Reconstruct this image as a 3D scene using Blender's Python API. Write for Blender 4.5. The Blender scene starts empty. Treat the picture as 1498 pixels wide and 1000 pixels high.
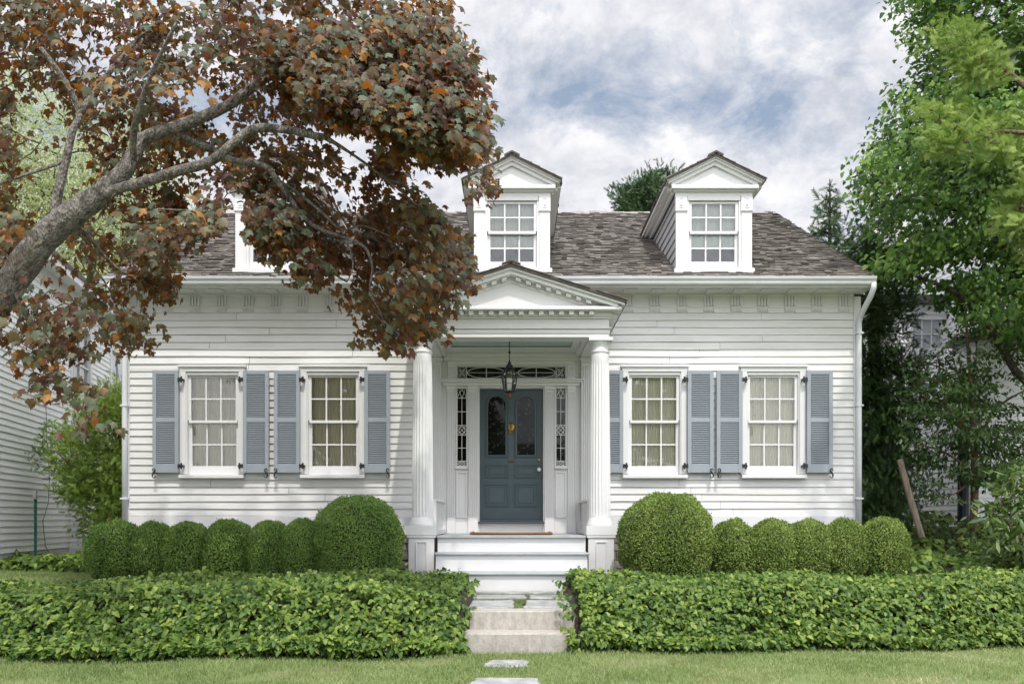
import bpy, math, random
import numpy as np
from mathutils import Vector
R = math.radians
C = bpy.context.scene
COL = C.collection
random.seed(7)
rng = np.random.default_rng(11)

# ---------------------------------------------------------------- camera
EYE, F, DIST, HOR = 1.24, 1200.0, 12.0, 760.0          # eye height, focal length in photo pixels, metres to the facade, horizon row
cam = bpy.data.cameras.new("camera")
co = bpy.data.objects.new("camera", cam); COL.objects.link(co)
co.location = (0, -DIST, EYE); co.rotation_euler = (R(90), 0, 0)
cam.sensor_width = 36; cam.lens = F / 1498 * 36
cam.shift_y = (HOR - 500) / 1498
cam.clip_start = 0.1; cam.clip_end = 3000
C.camera = co

# ---------------------------------------------------------------- sky and sun
SUN_EL, SUN_AZ = 59.0, 11.0                             # the sun stands behind the viewer, a little to the right
w = bpy.data.worlds.new("World"); C.world = w; w.use_nodes = True
nt = w.node_tree; N = nt.nodes; L = nt.links
bg = N["Background"]; bg.inputs["Strength"].default_value = 0.1
sky = N.new("ShaderNodeTexSky"); sky.sky_type = 'NISHITA'; sky.sun_disc = False
sky.sun_elevation = R(SUN_EL); sky.sun_rotation = R(180 - SUN_AZ); sky.dust_density = 1.2
tc = N.new("ShaderNodeTexCoord")
sep = N.new("ShaderNodeSeparateXYZ"); L.new(tc.outputs["Generated"], sep.inputs[0])
def wmath(op, a, b=None):
    m = N.new("ShaderNodeMath"); m.operation = op
    for i, v in enumerate((a, b)):
        if v is None: continue
        if isinstance(v, (int, float)): m.inputs[i].default_value = v
        else: L.new(v, m.inputs[i])
    return m.outputs[0]
zz = wmath('MAXIMUM', sep.outputs[2], 0.0)
den = wmath('ADD', zz, 0.45)
cu = wmath('DIVIDE', sep.outputs[0], den); cv = wmath('DIVIDE', sep.outputs[1], den)
cmb = N.new("ShaderNodeCombineXYZ"); L.new(cu, cmb.inputs[0]); L.new(cv, cmb.inputs[1])
def wnoise(scale, detail, rough, off, dist=0.0):
    mp = N.new("ShaderNodeMapping"); mp.inputs["Location"].default_value = off
    L.new(cmb.outputs[0], mp.inputs[0])
    n = N.new("ShaderNodeTexNoise"); n.inputs["Scale"].default_value = scale
    n.inputs["Detail"].default_value = detail; n.inputs["Roughness"].default_value = rough
    n.inputs["Distortion"].default_value = dist
    L.new(mp.outputs[0], n.inputs["Vector"]); return n.outputs["Fac"]
def wramp(src, stops):
    r = N.new("ShaderNodeValToRGB"); L.new(src, r.inputs[0])
    e = r.color_ramp.elements
    while len(e) < len(stops): e.new(0.5)
    for el, (p, c) in zip(e, stops): el.position = p; el.color = (*c, 1)
    return r.outputs[0]
cover = wnoise(6.5, 10, 0.66, (5.3, 1.9, 0.0), 0.25)   # where the cloud deck is thick
tone = wnoise(11, 9, 0.64, (7.3, 1.2, 2.0), 0.2)        # billows inside the deck
mixc = N.new("ShaderNodeMix"); mixc.data_type = 'RGBA'
cl = wramp(tone, [(0.30, (4.3, 4.5, 5.0)), (0.50, (6.0, 6.05, 6.4)), (0.68, (7.4, 7.35, 7.5))])
gap = N.new("ShaderNodeMix"); gap.data_type = 'RGBA'; gap.inputs[0].default_value = 0.62
L.new(sky.outputs[0], gap.inputs["A"]); gap.inputs["B"].default_value = (3.1, 3.7, 4.6, 1)
bt = wmath('MULTIPLY', wmath('SUBTRACT', cv, 0.98), 10.5)
band = wmath('MAXIMUM', wmath('SUBTRACT', 1.0, wmath('MULTIPLY', bt, bt)), 0.0)      # a thinner belt in the deck halfway up the northern sky
cover = wmath('ADD', wmath('SUBTRACT', cover, wmath('MULTIPLY', band, 0.115)), 0.045)
fac = wramp(cover, [(0.30, (0, 0, 0)), (0.52, (1, 1, 1))])
L.new(fac, mixc.inputs[0]); L.new(gap.outputs["Result"], mixc.inputs["A"]); L.new(cl, mixc.inputs["B"])
dt = N.new("ShaderNodeVectorMath"); dt.operation = 'DOT_PRODUCT'   # the deck is brighter on the sun's side
L.new(tc.outputs["Generated"], dt.inputs[0])
dt.inputs[1].default_value = (math.sin(R(SUN_AZ))*math.cos(R(SUN_EL)), -math.cos(R(SUN_AZ))*math.cos(R(SUN_EL)), math.sin(R(SUN_EL)))
glow = wmath('MULTIPLY_ADD', wmath('MAXIMUM', wmath('SUBTRACT', dt.outputs["Value"], 0.12), 0.0), 2.9)
glow.node.inputs[2].default_value = 1.0
vm = N.new("ShaderNodeVectorMath"); vm.operation = 'SCALE'
L.new(mixc.outputs["Result"], vm.inputs[0]); L.new(glow, vm.inputs["Scale"])
L.new(vm.outputs[0], bg.inputs["Color"])

sl = bpy.data.lights.new("sun", 'SUN'); sl.energy = 2.1; sl.angle = R(1.2); sl.color = (1.0, 0.955, 0.88)
so = bpy.data.objects.new("sun", sl); COL.objects.link(so)
sd = Vector((math.sin(R(SUN_AZ)) * math.cos(R(SUN_EL)), -math.cos(R(SUN_AZ)) * math.cos(R(SUN_EL)), math.sin(R(SUN_EL))))
so.rotation_euler = sd.to_track_quat('Z', 'Y').to_euler(); so.location = (4, -20, 30)

C.view_settings.view_transform = 'Standard'; C.view_settings.look = 'None'
C.view_settings.gamma = 1; C.view_settings.use_curve_mapping = False
C.view_settings.exposure = 0.5
C.render.engine = 'CYCLES'
C.cycles.use_denoising = True
C.cycles.max_bounces = 8; C.cycles.diffuse_bounces = 4; C.cycles.glossy_bounces = 3
C.cycles.transmission_bounces = 4; C.cycles.transparent_max_bounces = 8
C.cycles.sample_clamp_indirect = 8

# ---------------------------------------------------------------- helpers
def X(px, Y): return (px - 749) * (DIST + Y) / F
def Z(py, Y): return EYE + (HOR - py) * (DIST + Y) / F
def at(px, py, Y): return Vector((X(px, Y), Y, Z(py, Y)))

class MB:
    """collects shapes and links them as one mesh object"""
    def __init__(s): s.v = []; s.f = []
    def add(s, vs, fs):
        b = len(s.v); s.v += [tuple(p) for p in vs]; s.f += [tuple(i + b for i in f) for f in fs]
    def box(s, x0, x1, y0, y1, z0, z1):
        s.add([(x0,y0,z0),(x1,y0,z0),(x1,y1,z0),(x0,y1,z0),(x0,y0,z1),(x1,y0,z1),(x1,y1,z1),(x0,y1,z1)],
              [(3,2,1,0),(4,5,6,7),(0,1,5,4),(1,2,6,5),(2,3,7,6),(3,0,4,7)])
    def prism(s, poly, y0, y1):                         # polygon of (x, z), counter-clockwise seen from the street, pushed from y0 back to y1
        n = len(poly)
        s.add([(x, y0, z) for x, z in poly] + [(x, y1, z) for x, z in poly],
              [tuple(range(n)), tuple(range(2*n-1, n-1, -1))] + [(i, i+n, (i+1) % n + n, (i+1) % n) for i in range(n)])
    def extrude_x(s, poly, x0, x1):                     # polygon of (y, z) pushed along x
        n = len(poly)
        s.add([(x0, y, z) for y, z in poly] + [(x1, y, z) for y, z in poly],
              [tuple(range(n-1, -1, -1)), tuple(range(n, 2*n))] + [(i, (i+1) % n, (i+1) % n + n, i+n) for i in range(n)])
    def lathe(s, cx, cy, prof, n=24, flute=None):       # prof: (radius, z) upwards; flute(z) -> depth
        b = []; fs = []
        for r, z in prof:
            for k in range(n):
                a = 2*math.pi*k/n
                rr = r
                if flute: rr = r - flute(z) * (0.5 + 0.5*math.cos(a*20))
                b.append((cx + rr*math.cos(a), cy + rr*math.sin(a), z))
        m = len(prof)
        for j in range(m-1):
            for k in range(n):
                k2 = (k+1) % n
                fs.append((j*n+k, j*n+k2, (j+1)*n+k2, (j+1)*n+k))
        fs.append(tuple(range(n-1, -1, -1))); fs.append(tuple((m-1)*n+k for k in range(n)))
        s.add(b, fs)
    def tube(s, pts, rad, n=8, closed=False):
        pts = [Vector(p) for p in pts]; m = len(pts)
        if isinstance(rad, (int, float)): rad = [rad]*m
        vs = []; u = None
        for i, p in enumerate(pts):
            a = pts[(i-1) % m] if (closed or i > 0) else p
            c = pts[(i+1) % m] if (closed or i < m-1) else p
            t = (c - a).normalized()
            if u is None: u = t.cross(Vector((0.31, 0.95, 0.07))).normalized()
            u = (u - t*u.dot(t)).normalized(); q = t.cross(u)
            for k in range(n):
                an = 2*math.pi*k/n
                vs.append(p + (u*math.cos(an) + q*math.sin(an))*rad[i])
        fs = []
        for j in range(m if closed else m-1):
            for k in range(n):
                k2 = (k+1) % n; j2 = (j+1) % m
                fs.append((j*n+k, j*n+k2, j2*n+k2, j2*n+k))
        if not closed:
            fs.append(tuple(range(n-1, -1, -1))); fs.append(tuple((m-1)*n+k for k in range(n)))
        s.add(vs, fs)
    def strip(s, pts, wd, y, th=0.006):                 # flat bar along (x, z) points in a plane facing the street
        s.tube([(x, y, z) for x, z in pts], wd/2, 5)
    def ring(s, outer, inner, y0, y1):                  # frame between two outlines of (x, z), front face y0, back y1
        n = len(outer)
        vs = [(x, y0, z) for x, z in outer] + [(x, y0, z) for x, z in inner] + [(x, y1, z) for x, z in outer] + [(x, y1, z) for x, z in inner]
        fs = []
        for i in range(n):
            j = (i+1) % n
            fs += [(i, j, n+j, n+i), (2*n+i, 2*n+j, j, i), (n+i, n+j, 3*n+j, 3*n+i)]
        s.add(vs, fs)
    def mesh(s, name, smooth=False):
        me = bpy.data.meshes.new(name); me.from_pydata(s.v, [], s.f); me.validate(); me.update()
        if smooth: me.polygons.foreach_set("use_smooth", [True]*len(me.polygons))
        return me
    def build(s, name, m, parent=None, loc=(0,0,0), smooth=False, bevel=0.0):
        return link(name, s.mesh(name, smooth), m, parent, loc, bevel)

def link(name, me, m, parent=None, loc=(0,0,0), bevel=0.0, scale=None):
    o = bpy.data.objects.new(name, me); COL.objects.link(o)
    if m is not None and not me.materials: me.materials.append(m)
    o.location = loc
    if scale: o.scale = scale
    if parent: o.parent = parent
    if bevel:
        b = o.modifiers.new("bevel", 'BEVEL'); b.width = bevel; b.segments = 1; b.limit_method = 'ANGLE'; b.angle_limit = R(50)
    return o
def rect(x0, x1, z0, z1): return [(x0,z0),(x1,z0),(x1,z1),(x0,z1)]
def tag(o, label=None, cat=None, group=None, kind=None):
    for k, v in (("label", label), ("category", cat), ("group", group), ("kind", kind)):
        if v: o[k] = v
    return o
def thing(name, label, cat, loc=(0,0,0), group=None):
    o = bpy.data.objects.new(name, None); COL.objects.link(o); o.location = loc; o.empty_display_size = 0.1
    return tag(o, label, cat, group)
def copy_tree(o, parent=None):
    c = o.copy(); COL.objects.link(c)
    if parent: c.parent = parent
    for ch in list(o.children): copy_tree(ch, c)
    return c

# ---------------------------------------------------------------- materials
def newmat(name):
    m = bpy.data.materials.new(name); m.use_nodes = True
    return m, m.node_tree.nodes, m.node_tree.links, m.node_tree.nodes["Principled BSDF"]
def mat(name, col, rough=0.5, var=0.08, scale=6.0, bump=0.0, bscale=60.0, metal=0.0, spec=0.5, col2=None, stretch=(1,1,1), detail=6):
    m, n, l, p = newmat(name)
    p.inputs["Roughness"].default_value = rough; p.inputs["Metallic"].default_value = metal
    p.inputs["Specular IOR Level"].default_value = spec
    t = n.new("ShaderNodeTexCoord"); mp = n.new("ShaderNodeMapping"); mp.inputs["Scale"].default_value = stretch
    l.new(t.outputs["Object"], mp.inputs[0])
    nz = n.new("ShaderNodeTexNoise"); nz.inputs["Scale"].default_value = scale; nz.inputs["Detail"].default_value = detail
    nz.inputs["Roughness"].default_value = 0.65
    l.new(mp.outputs[0], nz.inputs["Vector"])
    r = n.new("ShaderNodeValToRGB"); l.new(nz.outputs["Fac"], r.inputs[0])
    c2 = col2 or tuple(c*(1-2.2*var) for c in col)
    r.color_ramp.elements[0].position = 0.3; r.color_ramp.elements[0].color = (*c2, 1)
    r.color_ramp.elements[1].position = 0.62; r.color_ramp.elements[1].color = (*col, 1)
    l.new(r.outputs[0], p.inputs["Base Color"])
    if bump:
        bz = n.new("ShaderNodeTexNoise"); bz.inputs["Scale"].default_value = bscale; bz.inputs["Detail"].default_value = 4
        l.new(mp.outputs[0], bz.inputs["Vector"])
        bp = n.new("ShaderNodeBump"); bp.inputs["Strength"].default_value = bump; bp.inputs["Distance"].default_value = 0.01
        l.new(bz.outputs["Fac"], bp.inputs["Height"]); l.new(bp.outputs[0], p.inputs["Normal"])
    return m
def attr_mat(name, stops, rough=0.6, transl=0.0, tcol=None, spec=0.4, bump=0.0, bscale=40, noise=0.0, nscale=30.0):
    """colour from the per-leaf (or per-shingle) number stored on the mesh"""
    m, n, l, p = newmat(name)
    a = n.new("ShaderNodeAttribute"); a.attribute_name = "rnd"
    r = n.new("ShaderNodeValToRGB"); e = r.color_ramp.elements
    while len(e) < len(stops): e.new(0.5)
    for el, (pos, c) in zip(e, stops): el.position = pos; el.color = (*c, 1)
    src = a.outputs["Fac"]
    if noise:
        t = n.new("ShaderNodeTexCoord"); nz = n.new("ShaderNodeTexNoise"); nz.inputs["Scale"].default_value = nscale
        nz.inputs["Detail"].default_value = 5; l.new(t.outputs["Object"], nz.inputs["Vector"])
        m1 = n.new("ShaderNodeMath"); m1.operation = 'SUBTRACT'; l.new(nz.outputs["Fac"], m1.inputs[0]); m1.inputs[1].default_value = 0.5
        m2 = n.new("ShaderNodeMath"); m2.operation = 'MULTIPLY_ADD'; l.new(m1.outputs[0], m2.inputs[0]); m2.inputs[1].default_value = noise; l.new(src, m2.inputs[2])
        src = m2.outputs[0]
    l.new(src, r.inputs[0])
    l.new(r.outputs[0], p.inputs["Base Color"])
    p.inputs["Roughness"].default_value = rough; p.inputs["Specular IOR Level"].default_value = spec
    if bump:
        t = n.new("ShaderNodeTexCoord"); bz = n.new("ShaderNodeTexNoise"); bz.inputs["Scale"].default_value = bscale
        l.new(t.outputs["Object"], bz.inputs["Vector"])
        bp = n.new("ShaderNodeBump"); bp.inputs["Strength"].default_value = bump; bp.inputs["Distance"].default_value = 0.01
        l.new(bz.outputs["Fac"], bp.inputs["Height"]); l.new(bp.outputs[0], p.inputs["Normal"])
    if transl:
        tr = n.new("ShaderNodeBsdfTranslucent")
        if tcol is None:
            h = n.new("ShaderNodeHueSaturation"); h.inputs["Value"].default_value = 1.6; l.new(r.outputs[0], h.inputs["Color"]); l.new(h.outputs[0], tr.inputs[0])
        else: tr.inputs[0].default_value = (*tcol, 1)
        mx = n.new("ShaderNodeMixShader"); mx.inputs[0].default_value = transl
        l.new(p.outputs[0], mx.inputs[1]); l.new(tr.outputs[0], mx.inputs[2]); l.new(mx.outputs[0], n["Material Output"].inputs[0])
    return m

WHITE = mat("white_paint", (.67,.67,.67), .45, .035, 1.6, .06, 90, detail=9)
BOARD = mat("white_clapboard_paint", (.67,.67,.665), .5, .05, 1.3, .10, 50, stretch=(.7,1,2.2), detail=12, col2=(.565,.56,.535))
TREAD = mat("grey_tread_paint", (.36,.38,.39), .5, .1, 5)
SHUT = mat("blue_grey_paint", (.285,.318,.352), .5, .05, 3, .05, 60)
DOORB = mat("slate_blue_paint", (.056,.088,.104), .38, .07, 4, .05, 40)
IRON = mat("black_iron", (.012,.013,.014), .4, .2, 20)
BRASS = mat("brass", (.42,.27,.08), .38, .15, 14, metal=1.0)
BRONZE = mat("brown_bronze", (.16,.075,.04), .45, .15, 14, metal=.6)
PORCE = mat("white_porcelain", (.85,.85,.84), .12, .01, 5)
AQUA = mat("aqua_ceiling_paint", (.42,.56,.53), .5, .04, 3)
TIN = mat("gutter_paint", (.66,.68,.70), .35, .06, 2, .04, 30)
DARKW = mat("dark_wood_edge", (.045,.042,.042), .7, .2, 12)
LEADW = mat("cream_lead", (.72,.72,.68), .45, .03, 8)
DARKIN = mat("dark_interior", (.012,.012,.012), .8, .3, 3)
COIR = mat("coir", (.30,.155,.075), .95, .2, 60, .5, 200, col2=(.16,.08,.04))
GRANITE = mat("granite", (.43,.40,.36), .8, .14, 20, .6, 90, col2=(.29,.265,.235), stretch=(1,1,.55), detail=10)
BLUEST = mat("bluestone", (.36,.365,.355), .8, .14, 7, .5, 50, col2=(.17,.175,.175), detail=9)
STONE = mat("foundation_stone", (.24,.21,.19), .85, .2, 16, .6, 40, col2=(.09,.075,.065))
STEELG = mat("green_post_paint", (.02,.085,.07), .45, .2, 14)
STAKE = mat("weathered_wood", (.25,.20,.15), .85, .2, 9, .5, 60, col2=(.10,.08,.06), stretch=(4,4,.4))
CLOTH = None
def curtain_mat():
    m, n, l, p = newmat("linen_curtain")
    t = n.new("ShaderNodeTexCoord"); wv = n.new("ShaderNodeTexWave"); wv.bands_direction = 'X'
    wv.inputs["Scale"].default_value = 30; wv.inputs["Distortion"].default_value = 3; wv.inputs["Detail Scale"].default_value = .4
    mp = n.new("ShaderNodeMapping"); mp.inputs["Scale"].default_value = (1,1,.12); l.new(t.outputs["Object"], mp.inputs[0]); l.new(mp.outputs[0], wv.inputs["Vector"])
    r = n.new("ShaderNodeValToRGB"); l.new(wv.outputs["Fac"], r.inputs[0])
    r.color_ramp.elements[0].color = (.66,.62,.48,1); r.color_ramp.elements[1].color = (.84,.79,.66,1)
    l.new(r.outputs[0], p.inputs["Base Color"]); p.inputs["Roughness"].default_value = .9
    return m
CLOTH = curtain_mat()
BLIND = mat("window_blind", (.56,.60,.56), .8, .03, 4)
def glass_mat(name, tint=(1,1,1), refl=1.0):
    m, n, l, p = newmat(name)
    n.remove(p)
    tr = n.new("ShaderNodeBsdfTransparent"); tr.inputs[0].default_value = (*tint, 1)
    gl = n.new("ShaderNodeBsdfGlossy"); gl.inputs["Roughness"].default_value = .015
    t = n.new("ShaderNodeTexCoord"); nz = n.new("ShaderNodeTexNoise"); nz.inputs["Scale"].default_value = 5; l.new(t.outputs["Object"], nz.inputs["Vector"])
    bp = n.new("ShaderNodeBump"); bp.inputs["Strength"].default_value = .3; bp.inputs["Distance"].default_value = .02
    l.new(nz.outputs["Fac"], bp.inputs["Height"]); l.new(bp.outputs[0], gl.inputs["Normal"])
    fr = n.new("ShaderNodeFresnel"); fr.inputs["IOR"].default_value = 1.5
    mu = n.new("ShaderNodeMath"); mu.operation = 'MULTIPLY'; l.new(fr.outputs[0], mu.inputs[0]); mu.inputs[1].default_value = refl
    mx = n.new("ShaderNodeMixShader"); l.new(mu.outputs[0], mx.inputs[0]); l.new(tr.outputs[0], mx.inputs[1]); l.new(gl.outputs[0], mx.inputs[2])
    l.new(mx.outputs[0], n["Material Output"].inputs[0])
    return m
GLASS = glass_mat("old_window_glass", (.93,.95,.94), 2.8)
DGLASS = glass_mat("door_glass", (.7,.75,.72), 0.9)
LGLASS = glass_mat("lantern_glass", (.9,.9,.88), 2.5)
SHINGLE = attr_mat("weathered_cedar_shingle", [(0,(.072,.063,.057)),(.35,(.148,.132,.119)),(.7,(.210,.190,.173)),(1,(.34,.315,.288))], .9, spec=.2, bump=.6, bscale=80, noise=.5, nscale=9)
# ---------------------------------------------------------------- the house
house = thing("white_house", "white clapboard cottage with three dormers, blue grey shutters and a columned porch", "house", (0,0,0))
XL, XR = -5.69, 5.09                                    # the front corners
ZB, ZT, NB = 1.30, 4.262, 28                            # clapboards from the skirt to the frieze
MS, EY, EZ, RY = .578, -.47, 4.635, 3.92                # roof pitch, eave line, ridge depth
def roof_z(y): return EZ + MS*(y - EY)
BACK = 8.4
WINS = [(-4.37, "linen"), (-2.61, "linen"), (2.08, "linen"), (3.81, "linen")]
WH, WZ0, WZ1 = .43, 1.86, 3.44                          # half width and heights of the wall openings
holes = [(x-WH, x+WH, WZ0, WZ1) for x, _ in WINS] + [(-1.17, 1.15, 1.0, 5.0)]
def clap(mb, x0, x1, zb, zt, n, ylow=-.024, yhigh=-.006, holes=(), sag=.004, seg=.45, frame=None, joints=False):
    """overlapping boards; frame maps (x, y, z) into place for walls that do not face the street"""
    e = (zt - zb)/n; jr = random.Random(int(x0*100)+n)
    fr = frame or (lambda x, y, z: (x, y, z))
    def piece(xa, xb, za, zb_, z0, ph, dy=0.0):
        if joints and xb-xa > 1.4 and dy == 0.0:         # boards butt end to end, never quite flush
            xj = xa + (xb-xa)*jr.uniform(.25,.75); g = jr.uniform(.0012,.0035)
            piece(xa, xj-.002, za, zb_, z0, ph, g); piece(xj+.002, xb, za, zb_, z0, ph+.25, -g); return
        k = max(1, int(round((xb-xa)/seg))); xs = [xa + (xb-xa)*i/k for i in range(k+1)]
        def dz(x): return sag*math.sin(x*1.1 + ph) + sag*.6*math.sin(x*3.1 + 2*ph)
        yb = ylow - dy + (yhigh-ylow)*(za-z0)/e; yt = ylow + (yhigh-ylow)*(zb_-z0)/e
        vs = []
        for x in xs:
            vs += [fr(x, yhigh, za+dz(x)), fr(x, yb, za+dz(x)), fr(x, yt, zb_+dz(x)+.004)]
        fs = []
        for i in range(k):
            a, b = 3*i, 3*i+3
            fs += [(a, b, b+1, a+1), (a+1, b+1, b+2, a+2)]
        mb.add(vs, fs)
    for i in range(n):
        z0 = zb + e*i; z1 = z0 + e; ph = i*1.7 + random.random()*2
        cuts = {z0, z1}
        for h in holes:
            for q in (h[2], h[3]):
                if z0 < q < z1: cuts.add(q)
        cuts = sorted(cuts)
        for za, zc in zip(cuts, cuts[1:]):
            mid = (za+zc)/2
            hs = sorted((max(h[0],x0), min(h[1],x1)) for h in holes if h[2] < mid < h[3] and h[1] > x0 and h[0] < x1)
            x = x0
            for a, b in hs:
                if a > x: piece(x, min(a, x1), za, zc, z0, ph)
                x = max(x, b)
            if x < x1: piece(x, x1, za, zc, z0, ph)
for xa, xb in ((XL+.11, -1.17), (1.15, XR-.10)):
    mb = MB(); clap(mb, xa, xb, ZB, ZT, NB, holes=holes, joints=True); mb.build("clapboard_front", BOARD, house)
for xa, xb in ((XL+.02, -1.17), (1.15, XR-.02)):          # skirt and the other three walls
    mb = MB(); mb.box(xa, xb, -.03, -.002, 1.02, ZB-.003); mb.build("skirt_board", WHITE, house, bevel=.004)
for sx, x in ((-1, XL), (1, XR)):
    mb = MB()
    fr = (lambda u, y, z, x=x, sx=sx: (x - sx*.012 + sx*(-y)*.9, u, z))
    clap(mb, .02, BACK, 1.02, 4.6, 34, frame=fr, sag=.002)
    # gable
    n = 24; e = (roof_z(RY) - .1 - 4.6)/n
    for i in range(n):
        z0 = 4.6 + e*i; y0 = EY + (z0 - EZ)/MS + .25; y1 = 2*RY - y0
        mb.add([fr(y0, -.024, z0), fr(y1, -.024, z0), fr(y1-.18, -.006, z0+e), fr(y0+.18, -.006, z0+e)], [(0,1,2,3)])
    mb.build("side_wall", BOARD, house)
mb = MB()                                               # inner core so that no light shines through
mb.box(XL+.12, XR-.12, 3.0, BACK-.02, .6, 4.6)
mb.build("light_stop_core", DARKIN, house)
mb = MB()
mb.box(XL+.03, XR-.03, BACK-.04, BACK, .4, 4.62)
mb.build("rear_wall", BOARD, house)
mb = MB()
random.seed(3)
z = .30
while z < 1.0:                                          # fieldstone foundation, front face
    h = random.uniform(.10, .16); x = XL+.06
    while x < XR-.06:
        wd = random.uniform(.14, .34)
        mb.box(x+.006, min(x+wd, XR-.06)-.006, .02+random.uniform(-.02,.01), .1, z+.005, min(z+h, 1.015)-.006); x += wd
    z += h
mb.box(XL+.08, XR-.08, .05, BACK-.05, .2, 1.01)
mb.build("foundation", STONE, house, bevel=.01)
for sx, xa, xb in ((-1, XL, XL+.11), (1, XR-.10, XR)):
    mb = MB(); mb.box(xa, xb, -.035, .0, 1.02, 4.5); mb.box(xa if sx < 0 else xb-.03, xa+.03 if sx < 0 else xb, 0.001, .10, 1.02, 4.5)
    mb.build("corner_board", WHITE, house, bevel=.004)
# frieze with triglyphs, soffit with mutules
mb = MB(); mb.box(XL+.11, XR-.10, -.02, -.001, 4.262, 4.53); mb.box(XL+.11, XR-.10, -.030, -.021, 4.335, 4.352)
fz = mb.build("frieze", WHITE, house, bevel=.002)
tri = MB()
tri.box(-.085, .085, -.026, -.0205, 4.356, 4.51)
for k in range(4):
    x = -.064 + k*.0427; tri.box(x-.0125, x+.0125, -.047, -.0262, 4.362, 4.500)
tri.box(-.09, .09, -.044, -.0255, 4.502, 4.518)
tri.prism([(-.083,4.275),(.083,4.275),(.077,4.334),(-.077,4.334)], -.030, -.0205)
for k in range(6):
    x = -.066 + k*.0264; tri.box(x-.009, x+.009, -.047, -.0302, 4.280, 4.322)
tm = tri.mesh("triglyph")
mut = MB(); mut.box(-.095, .095, -.33, -.12, 4.514, 4.5285)
mm = mut.mesh("mutule")
pitch = .3935
for x0, x1 in ((-5.42, -1.5), (1.70, 4.9)):
    n = int((x1-x0)/pitch) + 1
    for k in range(n):
        x = (4.847 - k*pitch) if x0 > 0 else (-5.03 - pitch + k*pitch)
        link("triglyph", tm, WHITE, fz, (x, 0, 0))
        link("mutule", mm, WHITE, fz, (x, 0, 0))
mb = MB()
mb.box(XL-.06, XR+.03, -.43, .0, 4.53, 4.55)                 # soffit
mb.extrude_x([(-.052,4.5285),(-.021,4.5285),(-.021,4.49),(-.033,4.50)], XL+.1, XR-.1)
mb.box(XL-.06, XR+.03, -.445, -.43, 4.515, 4.64)             # fascia
mb.build("eave_cornice", WHITE, house, bevel=.004)
gp = [(-.447,4.54),(-.50,4.54),(-.512,4.556),(-.516,4.585),(-.538,4.612),(-.545,4.642),(-.535,4.646),(-.525,4.62),(-.47,4.615),(-.447,4.64)]
mb = MB(); mb.extrude_x(gp, -5.83, 5.10)
gut = mb.build("gutter", TIN, house)
mb = MB(); mb.box(-.012, .012, -.548, -.44, 4.647, 4.653); gs_me = mb.mesh("gutter_strap")
for k in range(18): link("gutter_strap", gs_me, TIN, gut, (-5.5 + k*.62, 0, 0))
for sx, x in ((1, 5.045), (-1, -5.63)):
    mb = MB()
    xg = x + sx*.03
    mb.tube([(xg, -.49, 4.56), (xg, -.485, 4.49), (xg-sx*.01, -.42, 4.40), (x, -.14, 4.20), (x, -.075, 4.12), (x, -.072, 4.0), (x, -.072, 2.6), (x, -.072, 1.0)], [.04]*8, 10)
    ds = mb.build("downspout", TIN, house, smooth=True)
    for z in (1.55, 2.9, 3.95):
        mb = MB(); mb.box(x-.05, x+.05, -.118, -.03, z-.012, z+.012); mb.build("strap", TIN, ds)

# ---- roof: every course of shingles is real, a little uneven
def shingles(mb, rn, xa, xb, origin, up, nrm, xdir, length, expo, w0=.09, w1=.19, th=.019, skip=None, wob=.012):
    n = int(length/expo)+1
    for i in range(n):
        d = i*expo; x = xa - random.random()*.1
        wv = random.random()*9
        while x < xb:
            wd = random.uniform(w0, w1); a, b = max(x, xa), min(x+wd-.004, xb); x += wd
            if b-a < .02: continue
            j = random.uniform(-wob, wob) + .008*math.sin(a*1.7+wv); t = th*random.uniform(.6, 1.7)
            lo = d + j; hi = min(d + expo*1.35, length)
            if lo < 0: lo = 0
            if skip and skip((a+b)/2, lo): continue
            P = lambda u, s, h: origin + xdir*u + up*s + nrm*h
            vs = [P(a,lo,t), P(b,lo,t*random.uniform(.8,1.1)), P(b,hi,.001), P(a,hi,.001), P(a,lo,-.004), P(b,lo,-.004)]
            mb.add(vs, [(0,1,2,3),(4,5,1,0),(4,0,3),(1,5,2)])
            rn += [min(1, max(0, random.gauss(.45, .17)))]*6
def rnd_attr(me, vals):
    at_ = me.attributes.new("rnd", 'FLOAT', 'POINT'); at_.data.foreach_set("value", np.asarray(vals, dtype=np.float32))
random.seed(5)
rl = (RY-EY)*math.sqrt(1+MS*MS); up = Vector((0,1,MS)).normalized(); nr = Vector((0,-MS,1)).normalized()
mb = MB(); rn = []
shingles(mb, rn, XL-.06, XR+.03, Vector((0,EY-.03,roof_z(EY-.03)+.02)), up, nr, Vector((1,0,0)), rl+.03, .102, .07, .17)
me = bpy.data.meshes.new("roof"); me.from_pydata(mb.v, [], mb.f); me.update(); rnd_attr(me, rn)
roof = link("roof", me, SHINGLE, house)
mb = MB()
mb.extrude_x([(EY,roof_z(EY)+.003),(RY,roof_z(RY)+.003),(2*RY-EY,roof_z(EY)+.003),(2*RY-EY,roof_z(EY)-.08),(RY,roof_z(RY)-.08),(EY+.06,roof_z(EY+.06)-.05)], XL-.05, XR+.02)
mb.build("roof_deck", DARKW, roof)
mb = MB(); mb.extrude_x([(RY-.11,roof_z(RY-.11)+.032),(RY,roof_z(RY)+.045),(RY+.11,roof_z(RY-.11)+.032),(RY,roof_z(RY)+.02)], XL-.05, XR+.02)
mb.build("ridge_cap", mat("ridge_board", (.30,.28,.26), .8, .15, 6), roof)
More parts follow.
